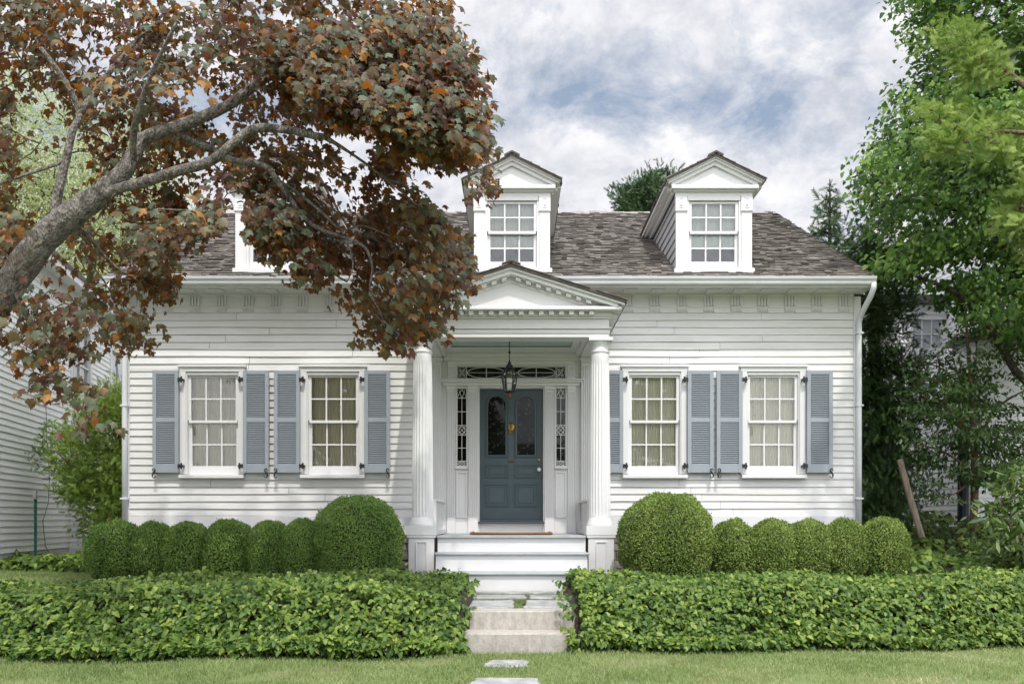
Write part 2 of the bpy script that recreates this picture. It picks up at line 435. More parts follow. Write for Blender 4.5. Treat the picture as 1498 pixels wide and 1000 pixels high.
for x0, x1 in ((XL-.052, XL-.015), (XR+.0, XR+.022)):
    mb = MB()
    for s in (0, 1):
        pts = [(EY-.02, roof_z(EY-.02)-.01), (RY, roof_z(RY)-.01), (RY, roof_z(RY)-.19), (EY-.02, roof_z(EY-.02)-.13)]
        if s: pts = [(2*RY-y, z) for y, z in pts][::-1]
        mb.extrude_x(pts, x0 + s*.0005, x1)
    mb.build("rake_board", WHITE, house)

# ---- sash windows (built at the origin, z as in the house)
def sash_window(name, parent, loc, hw, z0, z1, yg, drape, blind=None, rail=None):
    """two six-pane sashes; hw and z0..z1 bound the glass, yg is the plane of the upper sash"""
    zm = (z0+z1)/2 if rail is None else rail; sw = .045
    fm = MB()
    # upper sash
    for x0_, x1_ in ((-hw-sw,-hw),(hw,hw+sw)): fm.box(x0_, x1_, yg-.016, yg+.016, zm+.02, z1+.03)
    fm.box(-hw, hw, yg-.016, yg+.016, z1, z1+.03); fm.box(-hw-.03, hw+.03, yg-.022, yg+.016, zm-.02, zm+.0195)
    for k in (1, 2): 
        x = -hw + 2*hw*k/3; fm.box(x-.011, x+.011, yg-.012, yg+.012, zm+.0195, z1)
    zz_ = (zm+.02+z1)/2; fm.box(-hw, hw, yg-.011, yg+.011, zz_-.011, zz_+.011)
    y2 = yg+.036
    for x0_, x1_ in ((-hw-sw,-hw+.002),(hw-.002,hw+sw)): fm.box(x0_, x1_, y2-.016, y2+.016, z0, zm-.02)
    fm.box(-hw-sw, hw+sw, y2-.016, y2+.016, z0-.128, z0)
    for k in (1, 2):
        x = -hw + 2*hw*k/3; fm.box(x-.011, x+.011, y2-.012, y2+.012, z0, zm-.02)
    zz_ = (zm-.02+z0)/2; fm.box(-hw, hw, y2-.011, y2+.011, zz_-.011, zz_+.011)
    g = MB()
    g.add([(-hw,yg,zm),(hw,yg,zm),(hw,yg,z1),(-hw,yg,z1)], [(0,1,2,3)]); g.add([(-hw,y2,z0),(hw,y2,z0),(hw,y2,zm),(-hw,y2,zm)], [(0,1,2,3)])
    return fm, g
def cloth(x0, x1, z0, z1, y, amp=.012, waves=16):
    mb = MB(); n = waves*5; vs = []
    for i in range(n+1):
        x = x0 + (x1-x0)*i/n; yy = y + amp*math.sin(i/n*waves*2*math.pi + .8*math.sin(i*.3)); vs += [(x,yy,z0),(x,yy*.8+y*.2,z1)]
    mb.add(vs, [(2*i,2*i+2,2*i+3,2*i+1) for i in range(n)]); return mb
fm, g = sash_window("window", house, None, .325, 2.03, 3.32, .02, True, rail=2.675)
fm_me = fm.mesh("sash"); g_me = g.mesh("pane")
cs = MB()
cs.box(-.475, -.385, -.05, .03, 1.905, 3.40); cs.box(.385, .475, -.05, .03, 1.905, 3.40); cs.box(-.475, .475, -.052, .03, 3.4005, 3.462)
cs.box(-.387, -.370, -.03, .10, 1.905, 3.3995); cs.box(.370, .387, -.03, .10, 1.905, 3.3995); cs.box(-.370, .370, -.03, .10, 3.352, 3.3995)
cs.box(-.50, .50, -.075, .0, 3.463, 3.492)
cs_me = cs.mesh("casing")
sl_ = MB(); sl_.extrude_x([(-.105,1.845),(-.105,1.895),(.05,1.903),(.05,1.845)], -.47, .47); sl_me = sl_.mesh("sill")
WMEN = {}
for i, (x, kind) in enumerate(WINS):
    wo = link("window", cs_me, WHITE, house, (x,0,0), .003)
    link("sash", fm_me, WHITE, wo, (0,0,0), .002); link("pane", g_me, GLASS, wo); link("sill", sl_me, WHITE, wo, bevel=.004)
    random.seed(i)
    cb = cloth(-.37, .37 if i % 2 else .36, 1.95, 3.36, .105, .010, 15+i); o = cb.build("curtain", CLOTH, wo, smooth=True)
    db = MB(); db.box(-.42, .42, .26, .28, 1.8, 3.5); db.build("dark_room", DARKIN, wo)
# ---- shutters
sh = MB(); hw = .1875; s0, s1 = 1.925, 3.405; ya, yb = -.112, -.078
sh.box(-hw, -hw+.055, ya, yb, s0, s1); sh.box(hw-.055, hw, ya, yb, s0, s1)
for z0, z1 in ((s0, s0+.115), (2.655, 2.715), (s1-.055, s1)): sh.box(-hw+.0551, hw-.0551, ya+.003, yb, z0, z1)
for z0, z1 in ((s0+.115, 2.655), (2.715, s1-.055)):
    n = int(round((z1-z0)/.0262)); e = (z1-z0)/n
    for k in range(n):
        zc = z0 + e*(k+.5)
        sh.extrude_x([(ya+.004, zc-.0095), (ya+.006, zc-.0125), (yb-.002, zc+.008), (yb-.005, zc+.0115)], -hw+.0552, hw-.0552)
    sh.box(-hw+.056, hw-.056, yb-.0015, yb+.002, z0, z1)
sh_me = sh.mesh("shutter")
hg = MB(); hg.box(-.03, .022, -.128, -.112, -.028, .028); hg.lathe(-.03, -.118, [(.013,-.045),(.013,.045)], 8); hg.box(-.052, -.03, -.122, -.05, -.016, .016)
hg_me = hg.mesh("hinge")
dg = MB()
pts = []
for k in range(15):                                     # the S of the shutter dog: two opposed scrolls
    t = k/14; a = R(-60 + 330*(1-t)); r = .010 + .016*t
    pts.append((.012 + r*math.cos(a)*1.0, .038 + r*math.sin(a)))
up_ = [(x, z) for x, z in pts]
full = [(-x, -z) for x, z in up_] + [(x, z) for x, z in up_[::-1]]
curve = [(-.030,.050),(-.020,.062),(-.004,.064),(.006,.052),(.004,.034),(-.012,.018),(-.026,.002),(-.028,-.018),(-.016,-.034)]
S1 = [( .026,.056),(.014,.046),(.020,.066),(.006,.078),(-.012,.070),(-.018,.050),(-.006,.028),(.012,.006),(.022,-.018),(.018,-.044),(0,-.056),(-.020,-.048),(-.024,-.030),(-.012,-.024)]
dg.tube([(x, -.138, z) for x, z in S1], [.005,.006,.007,.008,.008,.009,.011,.012,.011,.009,.008,.007,.006,.005], 6)
dg.tube([(.0,-.138,.008),(.0,-.02,.008)], .007, 6)
dg.lathe(0, -.138, [(.018,.0),(.018,.018)], 8)
dg_me = dg.mesh("shutter_dog")
for x, _ in WINS:
    for sx in (-1, 1):
        s = link("shutter", sh_me, SHUT, house, (x + sx*.655, 0, 0), .003)
        for z in (2.02, 3.27): link("hinge", hg_me, IRON, s, (-sx*.205, 0, z), scale=(sx,1,1))
        link("shutter_dog", dg_me, IRON, s, (sx*.155, 0, 1.905), scale=(sx,1,1))

# ---- dormers: built at x = 0
DY = -.22
CHEEK = mat("grey_cheek_boards", (.40,.40,.41), .6, .08, 3); SKYTINT = mat("sky_tint_blue_grey", (.13,.16,.21), .6, .1, 2)  # the blue-grey stands in for sky reflected in the lower dormer panes
def make_dormer(x):
    side = {}
    zb = 4.80; ye = EY + (5.99-EZ)/MS
    fr = MB()                                           # front: pilasters, base, architrave, frieze
    for sx in (-1, 1):
        a, b = sorted((sx*.545, sx*.392)); fr.box(a, b, DY-.03, DY+.03, zb, 5.67)
        a, b = sorted((sx*.552, sx*.385)); fr.box(a, b, DY-.042, DY+.03, 5.6705, 5.875)
        a, b = sorted((sx*.556, sx*.381)); fr.box(a, b, DY-.05, DY+.03, 5.655, 5.672)
        a, b = sorted((sx*.500, sx*.440)); fr.box(a, b, DY-.048, DY-.0421, 5.70, 5.712); fr.box(a, b, DY-.048, DY-.0421, 5.835, 5.847)
        a, b = sorted((sx*.485, sx*.455)); fr.box(a, b, DY-.052, DY-.0421, 5.735, 5.765)
    fr.box(-.38, .38, DY-.03, DY+.03, 5.815, 5.875)
    fr.box(-.552, .552, DY-.025, DY+.03, 5.8755, 5.93); fr.box(-.585, .585, DY-.06, DY+.03, 5.9305, 5.955)
    fr.box(-.62, .62, DY-.11, DY+.03, 5.9555, 6.005)
    fr.box(-.575, .575, DY-.065, DY+.03, zb-.05, zb+.035)
    fr.box(-.392, -.3575, DY-.018, DY+.10, zb+.0355, 5.8145); fr.box(.3575, .392, DY-.018, DY+.10, zb+.0355, 5.8145)
    ap = 6.30
    fr.prism([(-.61,6.006),(.61,6.006),(0,ap-.005)], DY-.035, DY+.02)
    d = fr.build("dormer", WHITE, house, (x,0,0), bevel=.003)
    rk = MB()                                           # raking cornice in three steps
    def rake(zo, th, yf, hw_, yb_=None):
        e = .49
        for sx in (-1, 1):
            P = [(sx*hw_, zo - e*hw_ - th), (sx*hw_, zo - e*hw_), (0, zo), (0, zo - th)]
            if sx > 0: P = P[::-1]
            rk.prism(P[::-1], yf, DY+.03 if yb_ is None else yb_)
    rake(6.355, .055, DY-.075, .62); rake(6.385, .031, DY-.11, .665); rake(6.413, .029, DY-.14, .69)
    rk.build("raking_cornice", WHITE, d)
    # little shingled roof running back into the main one
    rf = MB(); rn_ = []
    for sx in (-1, 1):
        o0 = Vector((sx*.72, 0, 6.425 - .49*.72)); upv = Vector((-sx*1, 0, .49)).normalized(); nv = Vector((sx*.49, 0, 1)).normalized()
        xd = Vector((0,1,0))
        ln = .72*math.sqrt(1+.49**2)
        sk = lambda u, s, sx=sx: (u - (EY + (6.425-.49*(.72 - s*.9) - EZ)/MS)) > .25
        shingles(rf, rn_, DY-.165, 3.0, o0, upv, nv, xd, ln, .125, th=.010, skip=sk)
        b = len(rf.v)
        yb0 = EY + (6.42-.49*.71-EZ)/MS + .1; yb1 = EY + (6.42-EZ)/MS + .1
        rf.add([(sx*.71, DY-.155, 6.42-.49*.71), (0, DY-.155, 6.42), (0, yb1, 6.42), (sx*.71, yb0, 6.42-.49*.71),
                (sx*.71, DY-.155, 6.395-.49*.71), (0, DY-.155, 6.395), (0, yb1, 6.395), (sx*.71, yb0, 6.395-.49*.71)],
               [(0,1,2,3),(7,6,5,4),(0,4,5,1),(3,7,4,0)]); rn_ += [.1]*8
    for sx in (-1, 1):
        P = [(sx*.10, 6.425-.049+.02), (0, 6.425+.024), (0, 6.425+.05), (sx*.11, 6.425-.049+.044)]
        if sx > 0: P = P[::-1]
        rf.prism(P, DY-.16, 2.8); rn_ += [.15]*8
    me = bpy.data.meshes.new("roof"); me.from_pydata(rf.v, [], rf.f); me.update(); rnd_attr(me, rn_)
    link("dormer_roof", me, SHINGLE, d)
    for sx in (-1, 1):                                  # side cornice below the eaves: fascia and stepped soffit
        ef = MB()
        for (xa, xb_, za, zb_) in ((.66, .70, 6.01, 6.055), (.60, .6595, 5.975, 6.05), (.56, .5995, 5.92, 6.04)):
            a, b = sorted((sx*xa, sx*xb_)); ef.box(a, b, DY+.0305, ye+.25, za, zb_)
        ef.build("side_cornice", WHITE, d)
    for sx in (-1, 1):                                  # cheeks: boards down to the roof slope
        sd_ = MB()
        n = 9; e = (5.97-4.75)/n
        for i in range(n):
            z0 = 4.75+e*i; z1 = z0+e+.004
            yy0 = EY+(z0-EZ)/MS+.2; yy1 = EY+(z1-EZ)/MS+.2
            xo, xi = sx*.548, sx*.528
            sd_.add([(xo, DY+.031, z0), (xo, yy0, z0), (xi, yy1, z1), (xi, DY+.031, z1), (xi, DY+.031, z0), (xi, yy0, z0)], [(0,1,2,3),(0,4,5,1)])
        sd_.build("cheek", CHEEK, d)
    fm, g = sash_window("w", None, None, .313, 4.955, 5.775, DY+.02, False, rail=5.362)
    sa = fm.build("sash", WHITE, d, bevel=.002); g.build("pane", GLASS, d)
    bl = cloth(-.35, .35, 5.14, 5.80, DY+.085, .006, 11); bl.build("blind", BLIND, d, smooth=True)
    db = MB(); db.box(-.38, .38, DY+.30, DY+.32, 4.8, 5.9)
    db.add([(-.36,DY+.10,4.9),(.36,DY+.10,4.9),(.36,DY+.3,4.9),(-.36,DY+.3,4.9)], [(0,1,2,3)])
    db.build("dark_room", SKYTINT, d)
    return d
for x in (-3.42, 0.0, 2.895): make_dormer(x)
# ---------------------------------------------------------------- porch
FLZ = 1.04                                              # porch floor
CX = (-1.165, 1.145); CY = -1.30
mb = MB(); mb.box(-.96, .945, -1.50, .05, FLZ-.035, FLZ); mb.build("porch_floor", TREAD, house, bevel=.006)
cps = [(.172,1.165),(.172,1.19),(.168,1.195),(.155,1.235),(.146,1.258),(.142,1.27)]
def shaft(n=30):
    out = []
    for i in range(n+1):
        t = i/n; out.append((.140 - .021*t**1.6, 1.27 + 2.045*t))
    return out
prof = cps + shaft() + [(.119,3.318),(.1195,3.36),(.116,3.40),(.125,3.405),(.129,3.418),(.125,3.431),(.114,3.437),(.113,3.475),(.122,3.50),(.134,3.525),(.140,3.545),(.141,3.548)]
def fl(z): return .011 if 1.285 < z < 3.30 else 0.0
col = MB(); col.lathe(0, 0, prof, 160, fl)
col.box(-.19, .19, -.19, .19, FLZ+.004, 1.164); col.box(-.155, .155, -.155, .155, 3.5485, 3.590)
col_me = col.mesh("column")
ped = MB()
ped.box(-.165, .165, -.17, .17, .25, FLZ-.03); ped.box(-.185, .185, -.185, .185, FLZ-.0295, FLZ+.0035)
po = [(-.075,.40),(.075,.40),(.075,.965),(-.075,.965)]; pi_ = [(-.058,.42),(.058,.42),(.058,.948),(-.058,.948)]
ped.ring(po, pi_, -.182, -.169); ped_me = ped.mesh("pedestal")
for x in CX:
    link("pedestal", ped_me, WHITE, house, (x, CY, 0), .004)
    link("column", col_me, WHITE, house, (x, CY, 0), .003)
for sx in (-1, 1):                                      # low parapet between pedestal and wall
    a, b = sorted((sx*1.08, sx*1.005)); a2, b2 = sorted((sx*1.10, sx*.975))
    mb = MB(); mb.box(a, b, -1.12, -.02, FLZ+.001, 1.485); mb.box(a2, b2, -1.115, -.02, 1.486, 1.515)
    mb.box(a2, b2, -1.10, -.02, FLZ+.0012, FLZ+.07)
    mb.build("parapet", WHITE, house, bevel=.004)
# wooden steps
mb = MB()
for (z0, z1, yf) in ((.83, FLZ-.036, -1.46), (.60, .829-.029, -1.74), (.36, .599-.029, -2.02)):
    mb.box(-.955, .945, yf, yf+.03, z0, z1)
rs = mb.build("porch_stair", WHITE, house, bevel=.002)
mb = MB()
for z, yf, yb in ((.83, -1.78, -1.43), (.60, -2.06, -1.71)): mb.box(-.975, .965, yf, yb, z-.03, z)
mb.build("tread", TREAD, rs, bevel=.008)
# entablature
ent = MB()
YF = -1.43
def uring(xo, yf, z0, z1, xi, yi):                      # a beam on three sides: front and both flanks
    ent.box(-xo, xo, yf, yi, z0, z1); ent.box(-xo, -xi, yi, -.03, z0, z1); ent.box(xi, xo, yi, -.03, z0, z1)
for (xo, yf, z0, z1) in ((1.262, YF, 3.5905, 3.640), (1.270, YF-.010, 3.6401, 3.695), (1.290, YF-.035, 3.6952, 3.712), (1.262, YF-.002, 3.7122, 3.825), (1.285, YF-.03, 3.8252, 3.85)):
    uring(xo, yf, z0, z1, 1.00, -1.17)
ent.box(-1.30, 1.30, YF-.05, -.03, 3.8502, 3.905)
e_o = ent.build("porch_entablature", WHITE, house, (-.01,0,0), bevel=.004)
dn = MB(); dn.box(-.031, .031, -.0745, 0, 3.853, 3.904); dn_me = dn.mesh("dentil")
for k in range(17): link("dentil", dn_me, WHITE, e_o, (-1.024 + k*.128, YF-.0505, 0), .002)
for sx in (-1, 1):
    for k in range(9): link("dentil", dn_me, WHITE, e_o, (sx*1.3005, -1.36 + k*.128, 0), .002).rotation_euler = (0, 0, sx*R(90))
mb = MB(); mb.box(-1.40, 1.40, YF-.17, -.03, 3.9055, 3.945); mb.box(-1.375, 1.375, YF-.145, -.03, 3.9455, 3.956)
mb.build("porch_cornice", WHITE, e_o, bevel=.005)
PK, SL = 4.462, .315
mb = MB(); mb.prism([(-1.30,3.957),(1.30,3.957),(0,PK-.14)], YF-.035, -.3)
ped_o = mb.build("pediment", WHITE, house, (-.01,0,0))
rk = MB()
def prake(zo, th, yf, hw_, yb=-.04):
    for sx in (-1, 1):
        P = [(0, zo-th), (0, zo), (sx*hw_, zo-SL*hw_), (sx*hw_, zo-SL*hw_-th)]
        if sx > 0: P = P[::-1]
        rk.prism(P, yf, yb)
prake(PK-.155, .030, YF-.055, 1.02); prake(PK-.105, .0495, YF-.045, 1.15); prake(PK-.055, .0495, YF-.17, 1.36); prake(PK-.024, .0305, YF-.20, 1.44)
rk.build("raking_cornice", WHITE, ped_o)
for sx in (-1, 1):
    for k in range(8):
        dn = MB(); x = sx*(.09 + .128*k); zt = PK-.108 - SL*abs(x)
        dn.add([(x-.031,YF-.135,zt-.042-sx*-.031*SL),(x+.031,YF-.135,zt-.042-sx*.031*SL),(x+.031,YF-.135,zt-sx*.031*SL),(x-.031,YF-.135,zt+sx*.031*SL),
                (x-.031,YF-.0455,zt-.042+sx*.031*SL),(x+.031,YF-.0455,zt-.042-sx*.031*SL),(x+.031,YF-.0455,zt-sx*.031*SL),(x-.031,YF-.0455,zt+sx*.031*SL)],
               [(0,1,2,3),(1,5,6,2),(4,0,3,7),(4,5,1,0),(3,2,6,7)])
        dn.build("dentil", WHITE, ped_o)
rf = MB(); rn_ = []
random.seed(21)
for sx in (-1, 1):
    o0 = Vector((sx*1.47, 0, PK - SL*1.47 + .012)); upv = Vector((-sx, 0, SL)).normalized(); nv = Vector((sx*SL, 0, 1)).normalized()
    shingles(rf, rn_, YF-.235, -.02, o0, upv, nv, Vector((0,1,0)), 1.47*math.sqrt(1+SL*SL), .125, th=.009)
    P = [(0, PK-.0235), (0, PK+.008), (sx*1.462, PK-SL*1.462+.008), (sx*1.462, PK-SL*1.462-.0235)]
    if sx > 0: P = P[::-1]
    rf.prism(P, YF-.225, -.02); rn_ += [.02]*8
    P = [(0, PK+.03), (0, PK+.05), (sx*.12, PK-.038+.05), (sx*.12, PK-.038+.03)]
    if sx > 0: P = P[::-1]
    rf.prism(P, YF-.24, -.02); rn_ += [.1]*8
me = bpy.data.meshes.new("porch_roof"); me.from_pydata(rf.v, [], rf.f); me.update(); rnd_attr(me, rn_)
link("porch_roof", me, SHINGLE, house, (-.01,0,0))
mb = MB()                                               # panelled ceiling
mb.box(-1.0, 1.0, -1.17, -1.02, 3.66, 3.68); mb.box(-1.0, 1.0, -.42, -.03, 3.66, 3.68); mb.box(-1.0, -.84, -1.0195, -.4205, 3.66, 3.68); mb.box(.84, 1.0, -1.0195, -.4205, 3.66, 3.68)
mb.box(-.99, .99, -.09, -.03, 3.60, 3.6595); mb.box(-.99, .99, -.065, -.031, 3.555, 3.5995)
for sx in (-1, 1):
    a, b = sorted((sx*.94, sx*.999)); mb.box(a, b, -1.17, -.091, 3.615, 3.6595)
pc = mb.build("porch_ceiling", WHITE, house, (-.01,0,0), bevel=.004)
mb = MB(); mb.box(-.86, .86, -1.05, -.40, 3.69, 3.705); mb.build("ceiling_panel", AQUA, pc)

# ---------------------------------------------------------------- entrance
CXD = -.01
ew = MB()                                               # boarded wall round the door with openings for door, sidelights and transom
def frame_wall(x0, x1, z0, z1, y0, y1, holes_):
    xs = sorted({x0, x1, *[h[0] for h in holes_], *[h[1] for h in holes_]}); zs = sorted({z0, z1, *[h[2] for h in holes_], *[h[3] for h in holes_]})
    for a, b in zip(xs, xs[1:]):
        for c, d in zip(zs, zs[1:]):
            mx, mz = (a+b)/2, (c+d)/2
            if any(h[0] < mx < h[1] and h[2] < mz < h[3] for h in holes_): continue
            ew.add([(a,y0,c),(b,y0,c),(b,y0,d),(a,y0,d)], [(0,1,2,3)])
    for a, b, c, d in holes_:
        ew.add([(a,y0,c),(b,y0,c),(b,y0,d),(a,y0,d),(a,y1,c),(b,y1,c),(b,y1,d),(a,y1,d)], [(0,4,5,1),(1,5,6,2),(2,6,7,3),(3,7,4,0)])
DZ0, DZ1 = 1.215, 3.165
frame_wall(-1.165, 1.165, FLZ, 3.72, -.02, .16, [(-.465, .465, FLZ+.002, DZ1), (-.795, -.65, 2.02, 3.16), (.65, .795, 2.02, 3.16), (-.81, .81, 3.285, 3.495)])
ent_o = ew.build("entrance_surround", WHITE, house, (CXD,0,0))
def fluted(mb, x0, x1, y, z0, z1, n=5, d=.012):
    mb.box(x0, x1, y, -.0205, z0, z1); wdt = (x1-x0)/(2*n+1)
    for k in range(n+1):
        xa = x0 + wdt*2*k; mb.box(xa+.001, xa+wdt-.001, y-d, y-.0002, z0+.05, z1-.04)
    mb.box(x0, x1, y-d, y-.0003, z0, z0+.0495); mb.box(x0, x1, y-d, y-.0003, z1-.0395, z1)
mb = MB()
for sx in (-1, 1):
    a, b = sorted((sx*.625, sx*.49)); fluted(mb, a, b, -.04, 1.23, 3.135, 4)
    mb.box(a-.006, b+.006, -.066, -.0206, FLZ+.002, 1.2295); mb.box(a-.008, b+.008, -.066, -.0206, 3.1352, 3.19)
    a, b = sorted((sx*.935, sx*.825)); fluted(mb, a, b, -.035, 1.23, 3.135, 3)
    mb.box(a-.006, b+.006, -.060, -.0206, FLZ+.002, 1.2295); mb.box(a-.008, b+.008, -.060, -.0206, 3.1352, 3.19)
    a, b = sorted((sx*.818, sx*.632)); mb.box(a, b, -.075, -.0207, 1.985, 2.018)               # sidelight sill
    mb.ring(rect(a+.01, b-.01, 1.27, 1.95), rect(a+.035, b-.035, 1.30, 1.92), -.036, -.0207)
    mb.ring(rect(a+.004, b-.004, 2.02, 3.185), rect(a+.022, b-.022, 2.03, 3.162), -.036, -.0208)
    mb.box(a, b, -.045, -.0207, FLZ+.002, 1.2)
    # anta behind the column
    a, b = sorted((sx*1.155, sx*1.015)); fluted(mb, a, b, -.09, 1.23, 3.52, 4); mb.box(a-.012, b+.012, -.125, -.0208, 3.5205, 3.555); mb.box(a-.022, b+.022, -.14, -.0209, 3.5553, 3.588); mb.box(a-.01, b+.01, -.12, -.0208, FLZ+.002, 1.2295)
mb.box(-1.03, 1.03, -.115, -.021, 3.235, 3.262); mb.box(-1.05, 1.05, -.145, -.021, 3.2622, 3.280); mb.box(-1.0, 1.0, -.07, -.021, 3.192, 3.2348)
for a, b in ((-.93,-.815),(.815,.93)): fluted(mb, a, b, -.045, 3.284, 3.50, 3, .01)
mb.box(-.93, .93, -.06, -.0212, 3.5005, 3.553)
mb.ring(rect(-.815,.815,3.2815,3.4995), rect(-.79,.79,3.30,3.478), -.045, -.0206)
mb.build("pilaster_trim", WHITE, ent_o, bevel=.003)
gl = MB()
for a, b, c, d in ((-.80,-.645,2.0,3.17),(.645,.80,2.0,3.17),(-.82,.82,3.28,3.50)): gl.add([(a,.0,c),(b,.0,c),(b,.0,d),(a,.0,d)], [(0,1,2,3)])
gl.build("side_glass", DGLASS, ent_o)
mb = MB(); mb.box(-1.1, 1.1, .30, .33, .9, 3.75); mb.build("dark_hall", DARKIN, ent_o)
# leaded patterns
ld = MB(); y = -.009
def ell(cx, cz, rx, rz, n=20): return [(cx+rx*math.cos(2*math.pi*k/n), cz+rz*math.sin(2*math.pi*k/n)) for k in range(n+1)]
zt0, zt1 = 3.30, 3.478; zm = (zt0+zt1)/2
for sx in (-1, 1):
    for t in (.785, .655, .365): ld.strip([(sx*t, zt0), (sx*t, zt1)], .012, y)
    ld.strip(ell(sx*.37, zm, .275, .077, 28), .012, y)
    ld.strip(ell(sx*.72, zm, .03, .043, 12), .008, y)
    for a, b in ((0,1),(1,0)):
        ld.strip([(sx*.785, (zt0,zt1)[a]), (sx*.655, (zt0,zt1)[b])], .009, y)
    ld.strip([(sx*.785, zm), (sx*.72, zt1), (sx*.655, zm), (sx*.72, zt0), (sx*.785, zm)], .009, y)
ld.strip([(-.655, zm), (.655, zm)], .009, y); ld.strip([(0, zt0), (0, zt1)], .014, y)
ld.strip([(-.79, zt0+.004), (.79, zt0+.004)], .012, y); ld.strip([(-.79, zt1-.004), (.79, zt1-.004)], .012, y)
for sx in (-1, 1):
    xa, xb = sx*.654, sx*.791; xc = (xa+xb)/2
    for x in (xa, xb): ld.strip([(x, 2.02), (x, 3.16)], .012, y)
    def cross(z0, z1):
        ld.strip([(xa,z0),(xb,z1)], .009, y); ld.strip([(xb,z0),(xa,z1)], .009, y); ld.strip(ell(xc,(z0+z1)/2,.045,(z1-z0)*.36,14), .009, y)
        ld.strip([(xc,z0),(xa,(z0+z1)/2),(xc,z1),(xb,(z0+z1)/2),(xc,z0)], .008, y)
    for z in (2.02, 2.10, 2.29, 2.48, 2.62, 2.82, 3.02, 3.16): ld.strip([(xa,z),(xb,z)], .012, y)
    ld.strip([(xc,2.10),(xc,2.48)], .010, y); ld.strip([(xc,2.62),(xc,3.02)], .010, y)
    cross(2.02,2.10); cross(2.48,2.62)
    for c in (xa, xb):                                   # gothic intersecting arches in the top light
        o = xb if c == xa else xa
        ld.strip([(c,3.02),(c+(o-c)*.18,3.08),(c+(o-c)*.45,3.13),(c+(o-c)*.62,3.16)], .009, y); ld.strip([(xc,3.02),(xc+(c-xc)*.3,3.07),(xc+(c-xc)*.62,3.13)], .009, y)
ld.build("leaded_bars", LEADW, ent_o, smooth=True)
# door
dr = MB(); dy = .10
dr.box(-.465, .465, dy, dy+.05, DZ0+.03, DZ1)
def arch(cx, r, z0, zs, n=14): return [(cx-r, z0), (cx+r, z0)] + [(cx + r*math.cos(math.pi*k/n), zs + r*math.sin(math.pi*k/n)) for k in range(n+1)]
for cx in (-.215, .215):
    dr.ring(arch(cx, .170, 2.155, 2.93), arch(cx, .155, 2.17, 2.93), dy-.014, dy-.0002)
    dr.ring(arch(cx, .1545, 2.171, 2.93), arch(cx, .128, 2.197, 2.93), dy-.026, dy-.0002)
    for z0, z1, sx_ in ((1.86, 2.055, .17), (1.435, 1.775, .17)):
        dr.ring(rect(cx-.17,cx+.17,z0,z1), rect(cx-.15,cx+.15,z0+.02,z1-.02), dy-.022, dy-.0002)
        dr.ring(rect(cx-.1495,cx+.1495,z0+.0205,z1-.0205), rect(cx-.115,cx+.115,z0+.055,z1-.055), dy-.008, dy-.0003)
        dr.box(cx-.114, cx+.114, dy-.013, dy-.0003, z0+.056, z1-.056)
door = dr.build("door", DOORB, house, (CXD,0,0), bevel=.003)
g = MB()
for cx in (-.215, .215): g.add([(x, dy-.004, z) for x, z in arch(cx, .1285, 2.1965, 2.93)], [tuple(range(17))])
DARKGL, n_, l_, p_ = newmat("dark_door_pane"); p_.inputs["Base Color"].default_value = (.008,.009,.009,1); p_.inputs["Roughness"].default_value = .03; p_.inputs["Specular IOR Level"].default_value = .22
nz = n_.new("ShaderNodeTexNoise"); nz.inputs["Scale"].default_value = 26; nz.inputs["Detail"].default_value = 4; t_ = n_.new("ShaderNodeTexCoord"); l_.new(t_.outputs["Object"], nz.inputs["Vector"])
r_ = n_.new("ShaderNodeValToRGB"); l_.new(nz.outputs["Fac"], r_.inputs[0]); r_.color_ramp.elements[0].position = .58; r_.color_ramp.elements[0].color = (.006,.007,.007,1); r_.color_ramp.elements[1].position = .72; r_.color_ramp.elements[1].color = (.075,.085,.07,1)
l_.new(r_.outputs[0], p_.inputs["Base Color"])
g.build("pane", DARKGL, door)
kn = MB()
kn.lathe(0, 0, [(.001,-.062),(.030,-.055),(.046,-.03),(.050,.0),(.046,.03),(.030,.055),(.001,.062)], 20)
kv = [(x, dy-.018-abs(y)*0 + (.5*y), z) for x, y, z in kn.v]; kn.v = [(x, dy-.016+y*.4, z*1.1+2.60) for x, y, z in kn.v]
for k in range(14):                                      # mane tufts round the lion's face
    a = 2*math.pi*k/14; kn.tube([(.038*math.cos(a), dy-.018, 2.60+.046*math.sin(a)), (.056*math.cos(a), dy-.010, 2.60+.066*math.sin(a))], [.010,.004], 6)
kn.tube([(0,dy-.03,2.625),(0,dy-.05,2.60),(0,dy-.045,2.585)], [.008,.014,.016], 8)
for sx in (-1,1): kn.tube([(sx*.018,dy-.03,2.625),(sx*.018,dy-.042,2.618)], [.009,.006], 6); kn.tube([(sx*.04,dy-.02,2.65),(sx*.046,dy-.018,2.665)], [.011,.006], 6)
kn.tube([(.036*math.cos(R(200+k*14)), dy-.048, 2.565+.052*math.sin(R(200+k*14))) for k in range(11)], .007, 6)
kn.build("door_knocker", BRASS, door, smooth=True)
ms = MB(); ms.box(-.052, .052, dy-.012, dy-.0002, 2.09, 2.118); ms.box(-.038, .038, dy-.016, dy-.0122, 2.098, 2.110); ms.build("mail_slot", BRONZE, door, bevel=.003)
kb = MB(); kb.lathe(.41, 0, [(.012,0),(.012,.02),(.026,.026),(.031,.042),(.026,.056),(.010,.062)], 16); kb.v = [(x, dy-(z), 1.98+y) for x, y, z in kb.v]
kb.build("door_knob", PORCE, door, smooth=True)
lk = MB(); lk.lathe(.41, 0, [(.020,0),(.020,.008),(.014,.012)], 14); lk.v = [(x, dy-z, 2.125+y) for x, y, z in lk.v]; lk.build("door_lock", BRASS, door)
sb = MB(); sb.box(-.49, .49, -.07, dy+.02, 1.19, 1.217); sb.box(-.46, .46, -.04, dy+.02, 1.217, DZ0+.028); sb.build("door_sill", mat("dark_slate_paint", (.045,.06,.072), .5, .1, 8), door, bevel=.006)
